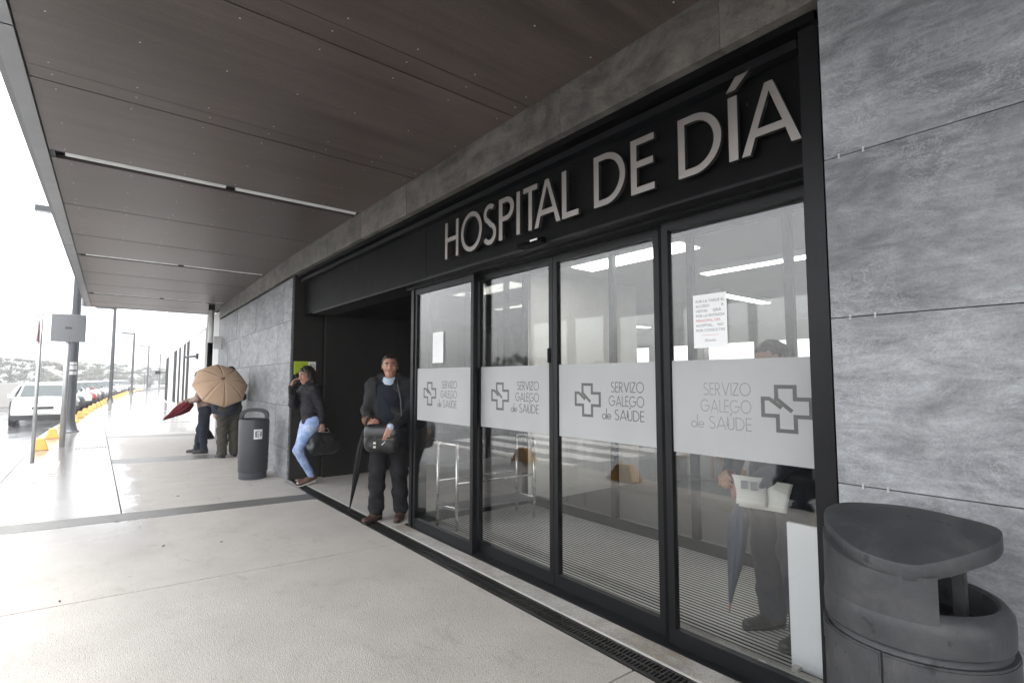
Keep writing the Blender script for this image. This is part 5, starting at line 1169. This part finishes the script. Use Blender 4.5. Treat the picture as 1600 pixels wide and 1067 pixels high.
trousers(t, J, 'navyjean', (.10, .078, .062), .06, .005, .98)
F = Fld((-.4, -.5, .76), (.4, .3, 1.46), .01); F.chain([(0, -.06, 1.27), (0, -.02, 1.05), (0, .0, .88)], [.145, .15, .165], .05, flat=(1.1, .85, 1)); F.cone((-.10, -.05, 1.30), (.10, -.05, 1.30), .095, None, .05); F.add(fold(.005)); F.cut(lambda X, Y, Z: .82 - Z); obj('floral_top', F.mesh('top'), 'floral', t)
for s, m_, nm in (('R', 'navycoat', 'dark_sleeve'), ('L', 'floral', 'floral_sleeve')):
    F = Fld((-.42, -.55, .9), (.42, .2, 1.46), .01); F.chain([J['sh' + s], J['el' + s], J['wr' + s]], [.078, .064, .048], .04); F.add(fold(.004)); obj(nm, F.mesh('sleeve'), m_, t)
shoe(t, J['anL'], R(5), 'blackshoe'); shoe(t, J['anR'], R(-10), 'blackshoe')
umbrella_closed('burgundy_umbrella', 'half closed burgundy umbrella pointing down to the left from the couple', (1.02, 12.0, .70), (1.66, 12.40, 1.07), 'burg', 'blackshoe', .10, False, .14)

# --- man behind the last glass panel with newspaper and umbrella
ex, ey = 3.22, 1.46
ea = face_rz((-.93, .36))
t = thing('person', 'man in blue grey suit reading behind the frosted rightmost door', 'person', (ex, ey, .004), ea)
J = dict(STAND); J.update(elR=(-.26, -.05, 1.13), wrR=(-.10, -.27, .93), elL=(.26, -.05, 1.13), wrL=(.06, -.26, .88), head=(0, -.04, 1.60), neck=(0, -.01, 1.46))
HR = rotm(R(14)); body(t, J, HR, ((-.6, -.7, -.1), (.3, -.6, .6), .9, -1), ((.35, -.9, .05), (-.5, -.4, .7), .8, 1), .0065); hair_short(t, J['head'], HR)
trousers(t, J, 'greysuit', (.108, .086, .078), .045, .005)
F = Fld((-.42, -.45, .7), (.42, .3, 1.56), .009); F.chain([(0, .01, 1.36), (0, .01, 1.08), (0, .015, .84)], [.158, .168, .185], .05, flat=(1.12, .82, 1)); F.cone((-.11, .0, 1.39), (.11, .0, 1.39), .108, None, .05)
for s in 'LR': F.chain([J['sh' + s], J['el' + s], A3(*J['el' + s]) + (A3(*J['wr' + s]) - A3(*J['el' + s])) * .9], [.082, .070, .052], .045)
F.add(fold(.004, 12, 24)); F.cut(lambda X, Y, Z: .78 - Z); obj('jacket', F.mesh('jacket'), 'greysuit', t)
shoe(t, J['anL'], R(8), 'blackshoe'); shoe(t, J['anR'], R(-8), 'blackshoe')
EW = Matrix.Translation((ex, ey, .004)) @ Matrix.Rotation(ea, 4, 'Z')
umbrella_closed('closed_umbrella', 'slate blue closed umbrella with orange wooden handle behind the rightmost door', (3.10, 1.74, .08), (3.0, 1.565, .97), 'blueumb', 'woodhandle', .05, False, .22)
np_ = thing('newspaper', 'folded open newspaper held by the man behind the rightmost door', 'newspaper', (2.95, 1.455, .80), R(-62))
for nm, x0, x1, zt, lean, tw in (('page', -.14, .02, .0, -.03, .2), ('page', .0, .15, -.025, .03, -.25), ('page', -.11, .13, -.03, .045, .0)):
    v = []; f = []
    for i in range(9):
        u = i / 8; x = x0 + (x1 - x0) * u
        for k in range(7):
            q = k / 6; v.append((x + .02 * math.sin(q * 2.2 + tw * 5), lean - .012 * math.sin(u * PI) - .05 * (q - .3) ** 2 + tw * .12 * u, zt + .165 * q - .015 * u))
    for i in range(8): f += [(i * 7 + k, i * 7 + k + 1, i * 7 + 8 + k, i * 7 + 7 + k) for k in range(6)]
    o = obj(nm, mesh('pages', v, f, True), None, np_); sm_ = o.modifiers.new('thickness', 'SOLIDIFY'); sm_.thickness = .002; NP = o if nm else None
    np_['pages'] = 3
for x, z in ((-.095, .09), (-.045, .085)): B().box(x, x + .034, -.066, -.063, z, z + .045).obj('printed_photo', 'ink', np_)
del np_['pages']
def newsmat():
    s = MN('newsprint'); co = s.pos(obj=True); wv = s.n('TexWave', wave_type='BANDS', bands_direction='Z'); s.l(co, wv.inputs[0]); wv.inputs['Scale'].default_value = 32; wv.inputs['Distortion'].default_value = 1.2
    c = s.mix(s.math('MULTIPLY', wv.outputs['Fac'], .30), (.66, .65, .60), (.25, .25, .25)); return s.bsdf(c, .8)
M['news'] = newsmat()
for o in np_.children:
    if not o.data.materials: o.data.materials.append(M['news'])
